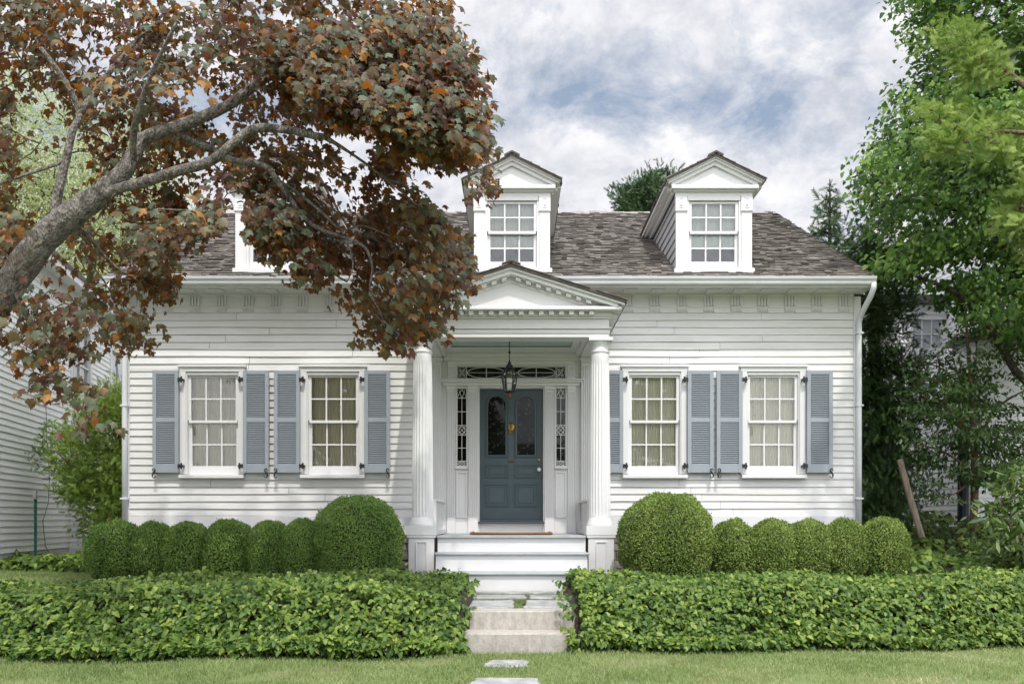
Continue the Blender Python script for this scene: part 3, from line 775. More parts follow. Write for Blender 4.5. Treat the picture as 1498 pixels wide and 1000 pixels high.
sb = MB(); sb.box(-.464, .464, .02, .1, FLZ+.001, 1.189); sb.build("door_riser", WHITE, door)
# lantern, hanging from the porch ceiling
lx, ly = -.035, -.85
lan = thing("lantern", "black hexagonal lantern hanging on a rod from the porch ceiling in front of the door", "lantern", (lx, ly, 2.9))
mb = MB(); mb.tube([(0,0,.50),(0,0,.78)], .006, 6); mb.lathe(0,0,[(.05,.770),(.05,.785),(.02,.79)], 12); mb.lathe(0,0,[(.012,.60),(.016,.615),(.012,.63)], 10)
mb.build("rod", IRON, lan)
def hexp(r, z, ph=.0): return [(r*math.cos(2*math.pi*k/6+ph), r*math.sin(2*math.pi*k/6+ph), z) for k in range(6)]
lv = [(.072,.085),(.105,.29),(.058,.385)]
fr = MB()
rings = [hexp(r, z) for r, z in lv]
for a, b in zip(rings, rings[1:]):
    for k in range(6): fr.tube([a[k], b[k]], .0085, 5)
for q, rr in zip(rings, (.007,.009,.006)): fr.tube(q, rr, 5, closed=True)
fr.lathe(0,0,[(.066,.383),(.07,.392),(.045,.41),(.05,.43),(.034,.445),(.022,.46),(.026,.475),(.012,.49),(.008,.51)], 12)
fr.lathe(0,0,[(.03,.072),(.076,.078),(.076,.088)], 6)
fr.build("lantern_frame", IRON, lan)
g = MB()
for a, b in zip(rings, rings[1:]):
    for k in range(6): k2 = (k+1) % 6; g.add([Vector(a[k])*.97+Vector((0,0,.03*a[k][2])), Vector(a[k2])*.97+Vector((0,0,.03*a[k2][2])), Vector(b[k2])*.97+Vector((0,0,.03*b[k2][2])), Vector(b[k])*.97+Vector((0,0,.03*b[k][2]))], [(0,1,2,3)])
g.build("lantern_pane", LGLASS, lan)
for k in range(3):
    mb = MB(); a = 2*math.pi*k/3; mb.tube([(.03*math.cos(a), .03*math.sin(a), .09), (.03*math.cos(a), .03*math.sin(a), .19)], .010, 8)
    mb.build("candle", PORCE, lan)
mb = MB(); mb.lathe(0,0,[(.004,-.01),(.018,.0),(.028,.018),(.018,.034),(.034,.048),(.026,.06),(.03,.071)], 12); mb.build("finial", BRONZE, lan, smooth=True)
# door mat
dm = MB()
n = 40
for i in range(n):
    pass
dm.box(-.53, .51, -1.10, -.42, FLZ+.001, FLZ+.022)
mt = dm.build("doormat", COIR, None, (0,0,0), bevel=.006); tag(mt, "brown coir doormat lying on the porch floor below the blue door", "doormat")
for x in (-.545, .525):
    mb = MB(); mb.tube([(x,-1.10,FLZ+.022),(x,-.42,FLZ+.022)], .020, 8); mb.build("rolled_edge", COIR, mt, smooth=True)
mb = MB(); mb.tube([(-.53,-1.10,FLZ+.026),(-.1,-1.105,FLZ+.022),(.51,-1.10,FLZ+.026)], .014, 8)
mb.build("rolled_edge", COIR, mt, smooth=True)
# ---------------------------------------------------------------- ground, path, lawn
def sstep(t): t = np.clip(t, 0, 1); return t*t*(3-2*t)
def bed_front(x):                                        # where the lawn meets the ivy beds
    x = np.asarray(x, float)
    l = -4.72 + .05*np.sin(x*2.1) + .30*np.clip((x+1.3)/.9, 0, 1)
    r = -4.42 + .085*np.clip(x-.6, 0, 8) + .04*np.sin(x*1.7)
    return np.where(x < 0, l, r)
def path_mask(x, y):                                     # 1 inside the walk that runs up to the porch
    half = .56
    return ((np.abs(x-.06) < half) & (y < -1.9)).astype(float)
def ground_z(x, y):
    x = np.asarray(x, float); y = np.asarray(y, float)
    b = y - bed_front(x)
    top = .46 + .05*np.clip(y+4, 0, 3)/3
    z = top*sstep((b-.05)/.42)
    z = z + .60*sstep((x-5.2)/2.0)*sstep((y+1.2)/4.5) + .05*sstep((-x-6)/2)*sstep((y+1)/3)
    z = z - .12*np.clip(-y-5.5, 0, 12)/4 * (y < -5.5)
    z = z + (.012*np.sin(x*2.3+y*1.1) + .010*np.sin(y*3.7-x*1.3))*np.clip(y+8, 0, 1)
    pm = path_mask(x, y)
    inside = np.where(y > -3.95, .31, -.02)
    return np.where((pm > 0) & (y > -4.5), np.minimum(z, inside), z)
xs = np.unique(np.concatenate([np.linspace(-300,-13,14), np.linspace(-13,-6.5,20), np.linspace(-6.5,6.5,131), np.linspace(6.5,13,22), np.linspace(13,300,14), [-.505,-.50,.62,.625]]))
ys = np.unique(np.concatenate([np.linspace(-200,-12,14), np.linspace(-12,-5.2,24), np.linspace(-5.2,-1,72), np.linspace(-1,14,26), np.linspace(14,400,14), [-3.955,-3.945]]))
gx, gy = np.meshgrid(xs, ys); gz = ground_z(gx, gy)
nx_, ny_ = len(xs), len(ys)
gv = np.stack([gx.ravel(), gy.ravel(), gz.ravel()], 1)
idx = np.arange(nx_*ny_).reshape(ny_, nx_)
gf = np.stack([idx[:-1,:-1].ravel(), idx[:-1,1:].ravel(), idx[1:,1:].ravel(), idx[1:,:-1].ravel()], 1)
me = bpy.data.meshes.new("ground"); me.from_pydata(gv.tolist(), [], gf.tolist()); me.update()
bedm = ((gv[:,1] - bed_front(gv[:,0])) > .02) & (gv[:,1] < 9) & ((gv[:,0] > -5.3) | (gv[:,1] < -2.8))
rnd_attr(me, bedm.astype(float)); me.polygons.foreach_set("use_smooth", [True]*len(me.polygons))
gm, n, l, p = newmat("lawn_and_mulch")
t = n.new("ShaderNodeTexCoord")
def gnoise(sc, det=6):
    z = n.new("ShaderNodeTexNoise"); z.inputs["Scale"].default_value = sc; z.inputs["Detail"].default_value = det; l.new(t.outputs["Object"], z.inputs["Vector"]); return z.outputs["Fac"]
def gramp(s, stops):
    r = n.new("ShaderNodeValToRGB"); l.new(s, r.inputs[0]); e = r.color_ramp.elements
    while len(e) < len(stops): e.new(.5)
    for el, (q, c) in zip(e, stops): el.position = q; el.color = (*c, 1)
    return r.outputs[0]
gr = gramp(gnoise(1.6), [(.32,(.16,.135,.075)),(.42,(.15,.185,.065)),(.7,(.11,.155,.045))])
so_ = gramp(gnoise(30, 8), [(.3,(.012,.008,.006)),(.7,(.055,.038,.028))])
a = n.new("ShaderNodeAttribute"); a.attribute_name = "rnd"
mx = n.new("ShaderNodeMix"); mx.data_type = 'RGBA'; l.new(a.outputs["Fac"], mx.inputs[0]); l.new(gr, mx.inputs["A"]); l.new(so_, mx.inputs["B"])
l.new(mx.outputs["Result"], p.inputs["Base Color"]); p.inputs["Roughness"].default_value = .95
bp = n.new("ShaderNodeBump"); bp.inputs["Strength"].default_value = .6; bp.inputs["Distance"].default_value = .03; l.new(gnoise(45), bp.inputs["Height"]); l.new(bp.outputs[0], p.inputs["Normal"])
tag(link("ground", me, gm), kind="structure")

def strip_sheet(name, y0, y1, dz, m):                    # pavement laid on the falling ground between two lines
    mb = MB(); za, zb_ = float(ground_z(0., y0)), float(ground_z(0., y1))
    mb.extrude_x([(y0, za-.2), (y1, zb_-.2), (y1, zb_+dz), (y0, za+dz)], -120, 120); return tag(mb.build(name, m), kind="structure")
strip_sheet("bounce_sidewalk", -10.2, -8.2, .03, mat("concrete_pavement", (.50,.49,.47), .85, .08, 2, .3, 30))  # out of view, added to bounce neutral light onto the facade
strip_sheet("kerb", -12.65, -12.5, .06, GRANITE)
strip_sheet("road", -21.5, -12.65, -.06+.064, mat("asphalt", (.09,.09,.092), .9, .1, 4, .4, 60))  # out of view, added along with the pavement for its grey bounce light

def slab(name, poly, z0, z1, m, label, cat, seed, group=None, rough=.006):
    """stone slab with a worn, uneven edge; poly is (x, y)"""
    random.seed(seed); pts = []
    for i in range(len(poly)):
        a, b = Vector(poly[i]), Vector(poly[(i+1) % len(poly)]); k = max(2, int((b-a).length/.05))
        for j in range(k): pts.append(a.lerp(b, j/k) + Vector((random.gauss(0, rough), random.gauss(0, rough))))
    mb = MB(); nn = len(pts)
    c = sum(pts, Vector((0,0)))/nn
    inn = [c + (q-c)*(1-.012/max(.05,(q-c).length)) for q in pts]
    mb.add([(q.x,q.y,z0) for q in pts] + [(q.x,q.y,z1-.010) for q in pts] + [(q.x,q.y,z1+random.gauss(0,.0012)) for q in inn],
           [(i,(i+1)%nn,(i+1)%nn+nn,i+nn) for i in range(nn)] + [(i+nn,(i+1)%nn+nn,(i+1)%nn+2*nn,i+2*nn) for i in range(nn)] + [tuple(range(2*nn,3*nn))])
    o = mb.build(name, m); return tag(o, label, cat, group)
def rc(x0, x1, y0, y1): return [(x0,y0),(x1,y0),(x1,y1),(x0,y1)]
slab("granite_step", rc(-.42,.60,-4.0,-3.74), .165, .352, GRANITE, "upper rough granite step just below the bluestone walk", "step", 1, "granite steps up from the lawn")
slab("granite_step", rc(-.49,.565,-4.28,-3.99), -.06, .172, GRANITE, "lower rough granite step with its foot in the lawn", "step", 2, "granite steps up from the lawn")
BS = "bluestone slabs of the walk"
slab("bluestone_slab", rc(-.44,.02,-3.735,-3.02), .30, .365, BLUEST, "wide bluestone slab behind the upper granite step, west of the mossy gap", "paving slab", 3, BS, .008)
slab("bluestone_slab", [(.12,-3.735),(.60,-3.735),(.60,-3.06),(.16,-3.04)], .30, .367, BLUEST, "cracked bluestone slab behind the upper granite step, east of the mossy gap", "paving slab", 4, BS, .008)
slab("bluestone_slab", rc(-.48,.15,-2.82,-2.50), .30, .374, BLUEST, "narrow bluestone strip in the middle row of the walk, longer western piece", "paving slab", 5, BS, .008)
slab("bluestone_slab", rc(.20,.62,-2.84,-2.48), .30, .372, BLUEST, "narrow bluestone strip in the middle row of the walk, short eastern piece", "paving slab", 6, BS, .008)
slab("bluestone_slab", rc(-.50,.62,-2.25,-2.04), .30, .378, BLUEST, "long bluestone strip right against the lowest white porch riser", "paving slab", 7, BS, .008)
SP = "stepping stones in the lawn"
slab("stepping_stone", [(-.25,-5.14),(.13,-5.14),(.16,-4.92),(.10,-4.83),(-.18,-4.82)], -.05, .020, BLUEST, "flat grey stepping stone in the lawn nearest the granite steps", "stepping stone", 8, SP, .010)
slab("stepping_stone", [(-.38,-6.05),(.22,-6.05),(.20,-5.60),(-.26,-5.57)], -.08, .010, BLUEST, "flat grey stepping stone farthest from the granite steps", "stepping stone", 9, SP, .010)

# ---------------------------------------------------------------- leaf machinery
def tri_mesh(name, V, Fc, rnd=None):
    me = bpy.data.meshes.new(name); nv, nf = len(V), len(Fc)
    me.vertices.add(nv); me.vertices.foreach_set("co", np.ascontiguousarray(V, dtype=np.float32).ravel())
    me.loops.add(nf*3); me.loops.foreach_set("vertex_index", np.ascontiguousarray(Fc, dtype=np.int32).ravel())
    me.polygons.add(nf); me.polygons.foreach_set("loop_start", np.arange(0, nf*3, 3, dtype=np.int32))
    if rnd is not None: rnd_attr(me, rnd)
    me.update(calc_edges=True); return me
def unit(v): return v/np.maximum(np.linalg.norm(v, axis=-1, keepdims=True), 1e-9)
def leaf_mesh(name, P, T, Nn, S, tmpl, rnd):
    tv, tf = tmpl; T = unit(T); Nn = unit(Nn - T*np.sum(Nn*T, 1, keepdims=True)); Sd = np.cross(T, Nn)
    V = P[:,None,:] + S[:,None,None]*(tv[None,:,0,None]*Sd[:,None,:] + tv[None,:,1,None]*T[:,None,:] + tv[None,:,2,None]*Nn[:,None,:])
    k = len(tv); Fc = (tf[None,:,:] + (np.arange(len(P))*k)[:,None,None]).reshape(-1,3)
    return tri_mesh(name, V.reshape(-1,3), Fc, np.repeat(rnd, k))
def fan(half, mid, droop=.25, bow=.12):
    """leaf outline from its right half, folded along the midrib and bowed down at the tip"""
    pts = half + [(-x, y) for x, y in half[::-1][1:-1]]
    f = lambda x, y: (x, y, -droop*abs(x) - bow*y*y)
    v = [f(*mid)] + [f(*p) for p in pts]; n = len(pts)
    return np.array(v), np.array([(0, 1+i, 1+(i+1) % n) for i in range(n)])
T_MAPLE = fan([(0,.02),(.13,-.10),(.40,-.06),(.33,.10),(.60,.24),(.52,.34),(.56,.50),(.38,.44),(.24,.48),(.27,.66),(.16,.72),(0,1.02)], (0,.30), .38, .28)
T_IVY = fan([(0,0),(.20,-.14),(.46,.10),(.30,.30),(.30,.52),(0,1)], (0,.25), .22, .18)
T_HEART = fan([(0,.04),(.22,-.04),(.44,.16),(.42,.46),(.20,.80),(0,1)], (0,.35), .22, .15)
T_OVAL = fan([(0,0),(.18,.25),(.17,.65),(0,1)], (0,.45), .3, .15)
T_LONG = fan([(0,0),(.12,.3),(.14,.62),(0,1)], (0,.5), .3, .25)
T_BOX = (np.array([(0,0,0),(.32,.5,-.06),(0,1,-.08),(-.32,.5,-.06)]), np.array([(0,1,2),(0,2,3)]))
def spray(nb, ln, wd, rise, droop):
    """flat conifer spray: a midrib with side twigs, each a thin blade"""
    v, f = [], []
    def blade(a, b, w_):
        a, b = np.array(a), np.array(b); d = b-a; s = np.array([-d[1], d[0], 0]); s = s/np.linalg.norm(s)*w_; i = len(v)
        v.extend([a-s, a+s, b]); f.append((i, i+1, i+2))
    blade((0,0,0), (0,1,-droop), wd*1.3)
    for k in range(nb):
        t = .12+.8*k/nb; z = -droop*t*t
        for sx in (-1, 1): blade((0,t,z), (sx*ln*(1-.55*t), t+rise, z-.05*droop-.02), wd)
    return np.array(v, float), np.array(f)
T_SPRAY = spray(6, .34, .05, .22, .25)
T_THREAD = spray(7, .30, .020, .42, .45)
def rnd_dir(n): return unit(rng.normal(size=(n,3)))
def inside(poly, q):
    p = np.asarray(poly, float); x, y = q[:,0], q[:,1]; c = np.zeros(len(q), bool); j = len(p)-1
    for i in range(len(p)):
        xi, yi, xj, yj = p[i,0], p[i,1], p[j,0], p[j,1]
        c ^= ((yi > y) != (yj > y)) & (x < (xj-xi)*(y-yi)/(yj-yi+1e-12)+xi); j = i
    return c
def crown_spots(poly, n, d0, d1, holes_=(), shape=None):
    """n points spread through the depth of a crown whose outline is known at its own distance"""
    p = np.asarray(poly, float); out = []
    lo, hi = p.min(0), p.max(0)
    while len(out) < n:
        q = lo + (hi-lo)*rng.random((n*2,2)); q = q[inside(poly, q)]
        for h, keep in holes_: q = q[~(inside(h, q) & (rng.random(len(q)) > keep))]
        out += q.tolist()
    q = np.array(out[:n]); d = d0 + (d1-d0)*rng.random(n) if shape is None else shape(q)
    return np.stack([(q[:,0]-749)*d/F, d-DIST, EYE+(HOR-q[:,1])*d/F], 1)
def around(cl, per, rad, flat=1.0):
    P = np.repeat(cl, per, 0); o = np.clip(rng.normal(size=P.shape), -1.8, 1.8)*rad; o[:,2] *= flat; return P + o
def skeleton(mb, nodes, rads, spots, r0=.011, r1=.004, lim=None, sides=4):
    """ties every leaf clump to the nearest limb or to a twig grown before it"""
    base = np.array(nodes, float); pts = list(map(tuple, base)); arr = base.copy()
    d = np.min(np.linalg.norm(spots[:,None,:]-base[None], axis=2), 1)
    for i in np.argsort(d):
        s = spots[i]; dd = np.linalg.norm(arr-s, axis=1); j = int(np.argmin(dd))
        if lim and dd[j] > lim: continue
        a = arr[j]; k = dd[j]
        m1 = a + (s-a)*.35 + rng.normal(size=3)*k*.09 + np.array([0,0,.06*k]); m2 = a + (s-a)*.7 + rng.normal(size=3)*k*.09 + np.array([0,0,.05*k])
        mb.tube([a, m1, m2, s], [r0, r0*.8, (r0+r1)/2, r1], sides)
        arr = np.vstack([arr, m1, m2, s])
def limb(mb, pxs, nodes, n=10):
    """limb through (px, py, depth, radius) stations, smoothed"""
    st = [(at(a, b, d-DIST), r) for a, b, d, r in pxs]; P = [q for q, _ in st]; out, rr = [], []
    for i in range(len(P)-1):
        p0 = P[max(i-1,0)]; p1 = P[i]; p2 = P[i+1]; p3 = P[min(i+2,len(P)-1)]
        for k in range(4):
            t = k/4; out.append(.5*((2*p1)+(p2-p0)*t+(2*p0-5*p1+4*p2-p3)*t*t+(3*p1-p0-3*p2+p3)*t**3)); rr.append(st[i][1]*(1-t)+st[i+1][1]*t)
    out.append(P[-1]); rr.append(st[-1][1])
    rr = [r*(1+.05*math.sin(i*2.3)) for i, r in enumerate(rr)]
    mb.tube(out, rr, n); nodes += [tuple(q) for q in out]
def bark(name, c1, c2, sc=14):
    m, n, l, p = newmat(name)
    t = n.new("ShaderNodeTexCoord"); mp = n.new("ShaderNodeMapping"); mp.inputs["Scale"].default_value = (1,1,.45); l.new(t.outputs["Object"], mp.inputs[0])
    nz = n.new("ShaderNodeTexNoise"); nz.inputs["Scale"].default_value = sc; nz.inputs["Detail"].default_value = 9; nz.inputs["Roughness"].default_value = .7; l.new(mp.outputs[0], nz.inputs["Vector"])
    vz = n.new("ShaderNodeTexVoronoi"); vz.inputs["Scale"].default_value = sc*3.2; l.new(mp.outputs[0], vz.inputs["Vector"])
    r = n.new("ShaderNodeValToRGB"); l.new(nz.outputs["Fac"], r.inputs[0]); r.color_ramp.elements[0].position = .36; r.color_ramp.elements[0].color = (*c1,1); r.color_ramp.elements[1].position = .62; r.color_ramp.elements[1].color = (*c2,1)
    l.new(r.outputs[0], p.inputs["Base Color"]); p.inputs["Roughness"].default_value = .9
    ad = n.new("ShaderNodeMath"); l.new(nz.outputs["Fac"], ad.inputs[0]); l.new(vz.outputs["Distance"], ad.inputs[1])
    bp = n.new("ShaderNodeBump"); bp.inputs["Strength"].default_value = .9; bp.inputs["Distance"].default_value = .03; l.new(ad.outputs[0], bp.inputs["Height"]); l.new(bp.outputs[0], p.inputs["Normal"])
    return m
BARKM = bark("grey_maple_bark", (.055,.045,.038), (.27,.25,.22), 20)
BARKD = bark("dark_bark", (.03,.024,.02), (.10,.08,.066))
BARKR = bark("reddish_bark", (.09,.05,.035), (.22,.14,.10))

# grass
def grass_spots(n, x0, x1, y0, y1):
    x = x0+(x1-x0)*rng.random(n); y = y0+(y1-y0)*rng.random(n)
    return x, y
x, y = grass_spots(150000, -6.2, 6.4, -6.9, -3.7)
k = (y < bed_front(x) + .06) & ~((np.abs(x-.04) < .53) & (y > -4.27))
for sx0, sx1, sy0, sy1 in ((-.22,.13,-5.11,-4.86),(-.33,.19,-6.05,-5.61)): k &= ~((x > sx0) & (x < sx1) & (y > sy0) & (y < sy1))
bare = np.sin(x*3.1+1.0)*np.sin(y*4.3+.5) + .6*np.sin(x*7.3-y*5.1) ; dens = rng.random(len(x))
k &= ~((bare > 1.05) & (dens < .75)); k &= ~((np.hypot((x-3.9)/.8, (y+6.0)/.35) < 1) & (dens < .8)); k &= ~((np.hypot((x+3.6)/.3, (y+6.0)/.2) < 1) & (dens < .9))
x, y = x[k], y[k]
x2, y2 = grass_spots(26000, -9.5, -5.3, -2.7, -.5); x, y = np.concatenate([x, x2]), np.concatenate([y, y2])
jx = np.concatenate([rng.uniform(.03,.11,900), rng.uniform(-.46,.62,1500), rng.uniform(-.46,.62,1300), rng.uniform(.1,.3,500)])
jy = np.concatenate([rng.uniform(-3.72,-3.0,900), rng.uniform(-3.02,-2.86,1500), rng.uniform(-2.46,-2.28,1300), rng.uniform(-3.1,-2.8,500)])
zj = np.full(len(jx), .345)
gz_ = np.concatenate([ground_z(x, y), zj]); x = np.concatenate([x, jx]); y = np.concatenate([y, jy])
n_g = len(x); h = rng.uniform(.016, .044, n_g); h[-len(jx):] *= .6
lean = rng.normal(size=(n_g,2))*.55
ang = rng.random(n_g)*2*np.pi; wd = rng.uniform(.0016,.0034,n_g)
b0 = np.stack([x-wd*np.cos(ang), y-wd*np.sin(ang), gz_-.004],1); b1 = np.stack([x+wd*np.cos(ang), y+wd*np.sin(ang), gz_-.004],1)
mdx = np.stack([x+lean[:,0]*h*.35, y+lean[:,1]*h*.35, gz_+h*.62],1); tip = np.stack([x+lean[:,0]*h, y+lean[:,1]*h, gz_+h*.95],1)
V = np.stack([b0,b1,mdx+(b1-b0)*.42,mdx-(b1-b0)*.42,tip],1).reshape(-1,3); o5 = (np.arange(n_g)*5)[:,None]
Fc = np.concatenate([o5+[0,1,2], o5+[0,2,3], o5+[3,2,4]],1).reshape(-1,3)
patch = .5+.30*np.sin(x*1.9+y*2.7)+.25*np.sin(x*4.1-y*3.3+1)+.2*np.sin(x*9.1+y*6.3)
GRASS = attr_mat("grass_blade", [(0,(.11,.165,.055)),(.45,(.21,.275,.095)),(.75,(.31,.35,.16)),(1,(.52,.47,.30))], .55, .3, spec=.3)
dry = np.zeros(n_g)
for ex, ey, ea, eb in ((3.2,-5.75,.45,.16),(2.05,-5.9,.5,.13),(4.3,-5.6,.4,.16),(-3.75,-5.85,.35,.2),(1.0,-5.9,.3,.1),(-.9,-5.0,.4,.1)): dry = np.maximum(dry, np.clip(1.3-np.hypot((x-ex)/ea,(y-ey)/eb),0,1))
rv = np.clip(.55*dry*rng.random(n_g) + .30*patch + .33*rng.random(n_g) + .12*(rng.random(n_g) > .88) + .1 + .03*np.clip(x,-2,6), 0, 1)
tag(link("grass", tri_mesh("grass", V, Fc, np.repeat(rv,5)), GRASS), "short sunlit lawn grass in front of the ivy banks and in the joints of the walk", "grass", kind="stuff")

# ---------------------------------------------------------------- ivy beds
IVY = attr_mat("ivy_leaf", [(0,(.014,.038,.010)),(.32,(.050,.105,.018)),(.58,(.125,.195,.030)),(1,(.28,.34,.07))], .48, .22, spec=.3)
def ivy_bed(name, label, n, region, lift, size=.054):
    """region(n) -> x, y on the ground; leaves stand in a loose layer above it, facing out of the bank"""
    x, y = region(n); z = ground_z(x, y); e = .03
    nx = -(ground_z(x+e, y)-ground_z(x-e, y))/(2*e); ny = -(ground_z(x, y+e)-ground_z(x, y-e))/(2*e)
    nr_ = unit(np.stack([np.clip(nx,-2,2), np.clip(ny,-2.2,2.2), np.ones(len(x))],1))
    hump = .5 + .28*np.sin(x*2.7+1.3*np.sin(y*3.1)) + .22*np.sin(x*6.1+y*5.3) 
    q = np.sqrt(rng.random(len(x)))
    gapn = np.sin(x*13+3*np.sin(y*7+z*11))*np.sin(z*17+y*9+2*np.sin(x*5))
    kk = ~((gapn > .22) & (q > .35) & (rng.random(len(x)) < .9)); x, y, z, nr_, hump, q = x[kk], y[kk], z[kk], nr_[kk], hump[kk], q[kk]
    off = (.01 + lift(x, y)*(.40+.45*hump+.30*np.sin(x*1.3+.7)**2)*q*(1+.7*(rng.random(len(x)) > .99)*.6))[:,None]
    P = np.stack([x,y,z],1) + nr_*off + rng.normal(size=(len(x),3))*.012
    Nn = unit(nr_*.8 + np.array([.08,-.35,.75]) + rng.normal(size=nr_.shape)*.45); T = unit(np.array([0,-.5,-.55]) + rng.normal(size=nr_.shape)*.55)
    S = size*rng.uniform(.55,1.3,len(x)); rv = np.clip(rng.normal(.42,.18,len(x)) + .13*(hump-.5) + .20*(q-.6), 0, 1)  # leaf tone runs darker deep in the layer, lighter on the humps
    k = (P[:,2] > ground_z(P[:,0], np.minimum(P[:,1], bed_front(P[:,0])))+.075) | (rng.random(len(x)) < .22); P, T, Nn, S, rv = P[k], T[k], Nn[k], S[k], rv[k]
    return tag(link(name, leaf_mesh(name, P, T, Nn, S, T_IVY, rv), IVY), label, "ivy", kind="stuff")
def reg(xa, xb, yb, pre=-.08, front_bias=.62, pathx=None):
    def f(n):
        x = xa+(xb-xa)*rng.random(n); f0 = bed_front(x)+pre
        steep = rng.random(n) < front_bias
        y = np.where(steep, f0 + .56*rng.random(n), f0+.5 + (yb(x)-f0-.5)*rng.random(n))
        if pathx is not None: k = pathx(x, y); x, y = x[k], y[k]
        return x, y
    return f
ivy_bed("ivy_bank", "dense ivy bank west of the granite steps, in part shade of the copper tree", 56000,
        reg(-7.4, -.36, lambda x: np.where(x < -3.6, -2.75, -2.35), pathx=lambda x, y: (x < -.50) | (y < -3.9) & (x < -.44)), lambda x, y: .10+.10*sstep((x+4.6)/1.6))
ivy_bed("ivy_bank", "dense sunlit ivy bank east of the granite steps", 57000,
        reg(.5, 7.6, lambda x: -2.3+0*x, pathx=lambda x, y: (x > .64) | (y < -3.95) & (x > .58)), lambda x, y: .17+0*x)
def face(xc, xs_):                                       # ivy hanging over the sides of the walk
    def f(n):
        return xc + xs_*.16*rng.random(n), -4.3 + 2.1*rng.random(n)
    return f
ivy_bed("ivy_edge", "ivy spilling over the western edge of the stone walk", 4200, face(-.54, -1), lambda x, y: .15+0*x)
ivy_bed("ivy_edge", "ivy spilling over the eastern edge of the stone walk", 4200, face(.68, 1), lambda x, y: .16+0*x)
def box_reg(x0, x1, y0, y1): return lambda n: (x0+(x1-x0)*rng.random(n), y0+(y1-y0)*rng.random(n))
ivy_bed("ivy_strip", "low strip of ivy along the foot of the neighbouring white house", 3500, box_reg(-9.5,-5.6,-.6,1.2), lambda x, y: .20+0*x, .10)
ivy_bed("ivy_patch", "shaded patch of ivy beyond the last clipped ball beside the side yard", 7000, box_reg(5.0,10.5,-1.6,3.4), lambda x, y: .26+0*x, .10)

# ---------------------------------------------------------------- clipped box balls
BOXL = attr_mat("boxwood_leaf", [(0,(.050,.100,.024)),(.4,(.125,.22,.046)),(.75,(.22,.32,.075)),(1,(.34,.40,.11))], .55, .2, spec=.25)
BOXY = attr_mat("yellowish_boxwood_leaf", [(0,(.060,.100,.022)),(.35,(.145,.215,.046)),(.75,(.25,.325,.08)),(1,(.40,.34,.15))], .55, .2, spec=.25)  # yellower leaf colours for the eastern balls
BOXC = mat("boxwood_dark_core", (.022,.020,.010), .9, .2, 30)  # solid dark ball blocks light, standing for shade and twigs inside the bush
def box_ball(n, size, flat, tall):
    d = rnd_dir(n); d = d[d[:,2] > -.88]
    ph = rng.random(6)*6; bump = 1 + .030*np.sin(d[:,0]*7+ph[0])*np.sin(d[:,1]*6+ph[1]) + .022*np.sin(d[:,2]*11+d[:,0]*6+ph[2]) + .016*np.sin(d[:,0]*19+ph[3])*np.sin(d[:,2]*17+ph[4]) + .05*(rng.random(len(d)) > .985)
    r = bump*(1 - .16*rng.random(len(d))**1.8)
    sx = d/(np.sum(np.abs(d)**flat, 1, keepdims=True)**(1/flat))   # a little boxy, as clipped bushes are
    P = sx*r[:,None]*np.array([1,1,tall])
    Nn = d + np.array([.03,-.15,.25]) + rng.normal(size=d.shape)*.6; T = d*.55 + np.array([0,0,.35]) + rng.normal(size=d.shape)*.7
    rv = np.clip(rng.normal(.45,.14,len(d)) + .10*np.sin(d[:,0]*5+d[:,1]*3+ph[5]), 0, 1)
    return leaf_mesh("boxwood_foliage", P, T, Nn, size*rng.uniform(.6,1.35,len(d)), T_BOX, rv)
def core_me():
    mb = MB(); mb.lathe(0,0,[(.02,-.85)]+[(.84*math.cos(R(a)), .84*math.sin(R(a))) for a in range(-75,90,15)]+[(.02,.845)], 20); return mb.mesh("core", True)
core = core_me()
small_me = [box_ball(20000, .068, 2.15, 1.0) for _ in range(3)]; small_y = [m.copy() for m in small_me]; big_me = box_ball(52000, .038, 2.25, 1.0); big_y = big_me.copy()
def boxball(name, label, cat, x, y, rx, z0, z1, fol, mt, grp, rz):
    o = thing(name, label, cat, (x, y, z0), grp)
    h = (z1-z0)/2
    for nm, me, m in (("foliage", fol, mt), ("dark_twig_core", core, BOXC)):
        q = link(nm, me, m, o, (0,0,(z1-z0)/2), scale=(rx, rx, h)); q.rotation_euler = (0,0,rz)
yb = -2.0; GL, GR = "small clipped box balls west of the porch", "small clipped box balls east of the porch"
def bx(px, w_, top, fol, mt, lab, grp, i):
    d = DIST+yb; x = X(px, yb); rx = w_/2*d/F*1.15
    boxball("boxwood_ball", lab, "shrub", x, yb+.03*math.sin(i*2.1), rx, .46, Z(top, yb), fol, mt, grp, i*1.3)
LW = ["first small box ball in the western row, at the outer end under the house corner", "second small box ball from the outer end of the western row", "third small box ball from the outer end of the western row, under the first window",
      "fourth small box ball in the western row, slightly broader than those beside it", "fifth small box ball in the western row, next but one to the large box ball", "small box ball half hidden behind the large western box ball"]
for i, (px, w_, top) in enumerate(((170,72,762),(223,62,764),(276,62,764),(336,70,761),(394,62,763),(444,60,759))): bx(px, w_, top, small_me[i % 3], BOXL, LW[i], GL, i)
RW = ["small yellowish box ball touching the large eastern box ball", "second small box ball from the large eastern one", "brownish small box ball in the middle of the eastern row", "fourth small box ball in the eastern row, under the last window", "small box ball at the outer end of the eastern row, past the house corner"]
for i, (px, w_, top) in enumerate(((1073,62,760),(1128,62,759),(1182,60,760),(1236,60,759),(1291,62,757))): bx(px, w_, top, small_y[(i+1) % 3], BOXY, RW[i], GR, i+7)
boxball("large_boxwood_ball", "large clipped deep green box ball beside the western porch column", "shrub", X(523,-2.0), -1.95, 65*10.05/F, .36, Z(725,-2.0), big_me, BOXL, "large clipped box balls flanking the porch", .4)
boxball("large_boxwood_ball", "large clipped yellow green box ball beside the eastern porch column", "shrub", X(976,-2.0), -1.95, 68*10.05/F, .36, Z(721,-2.0), big_y, BOXY, "large clipped box balls flanking the porch", 2.4)
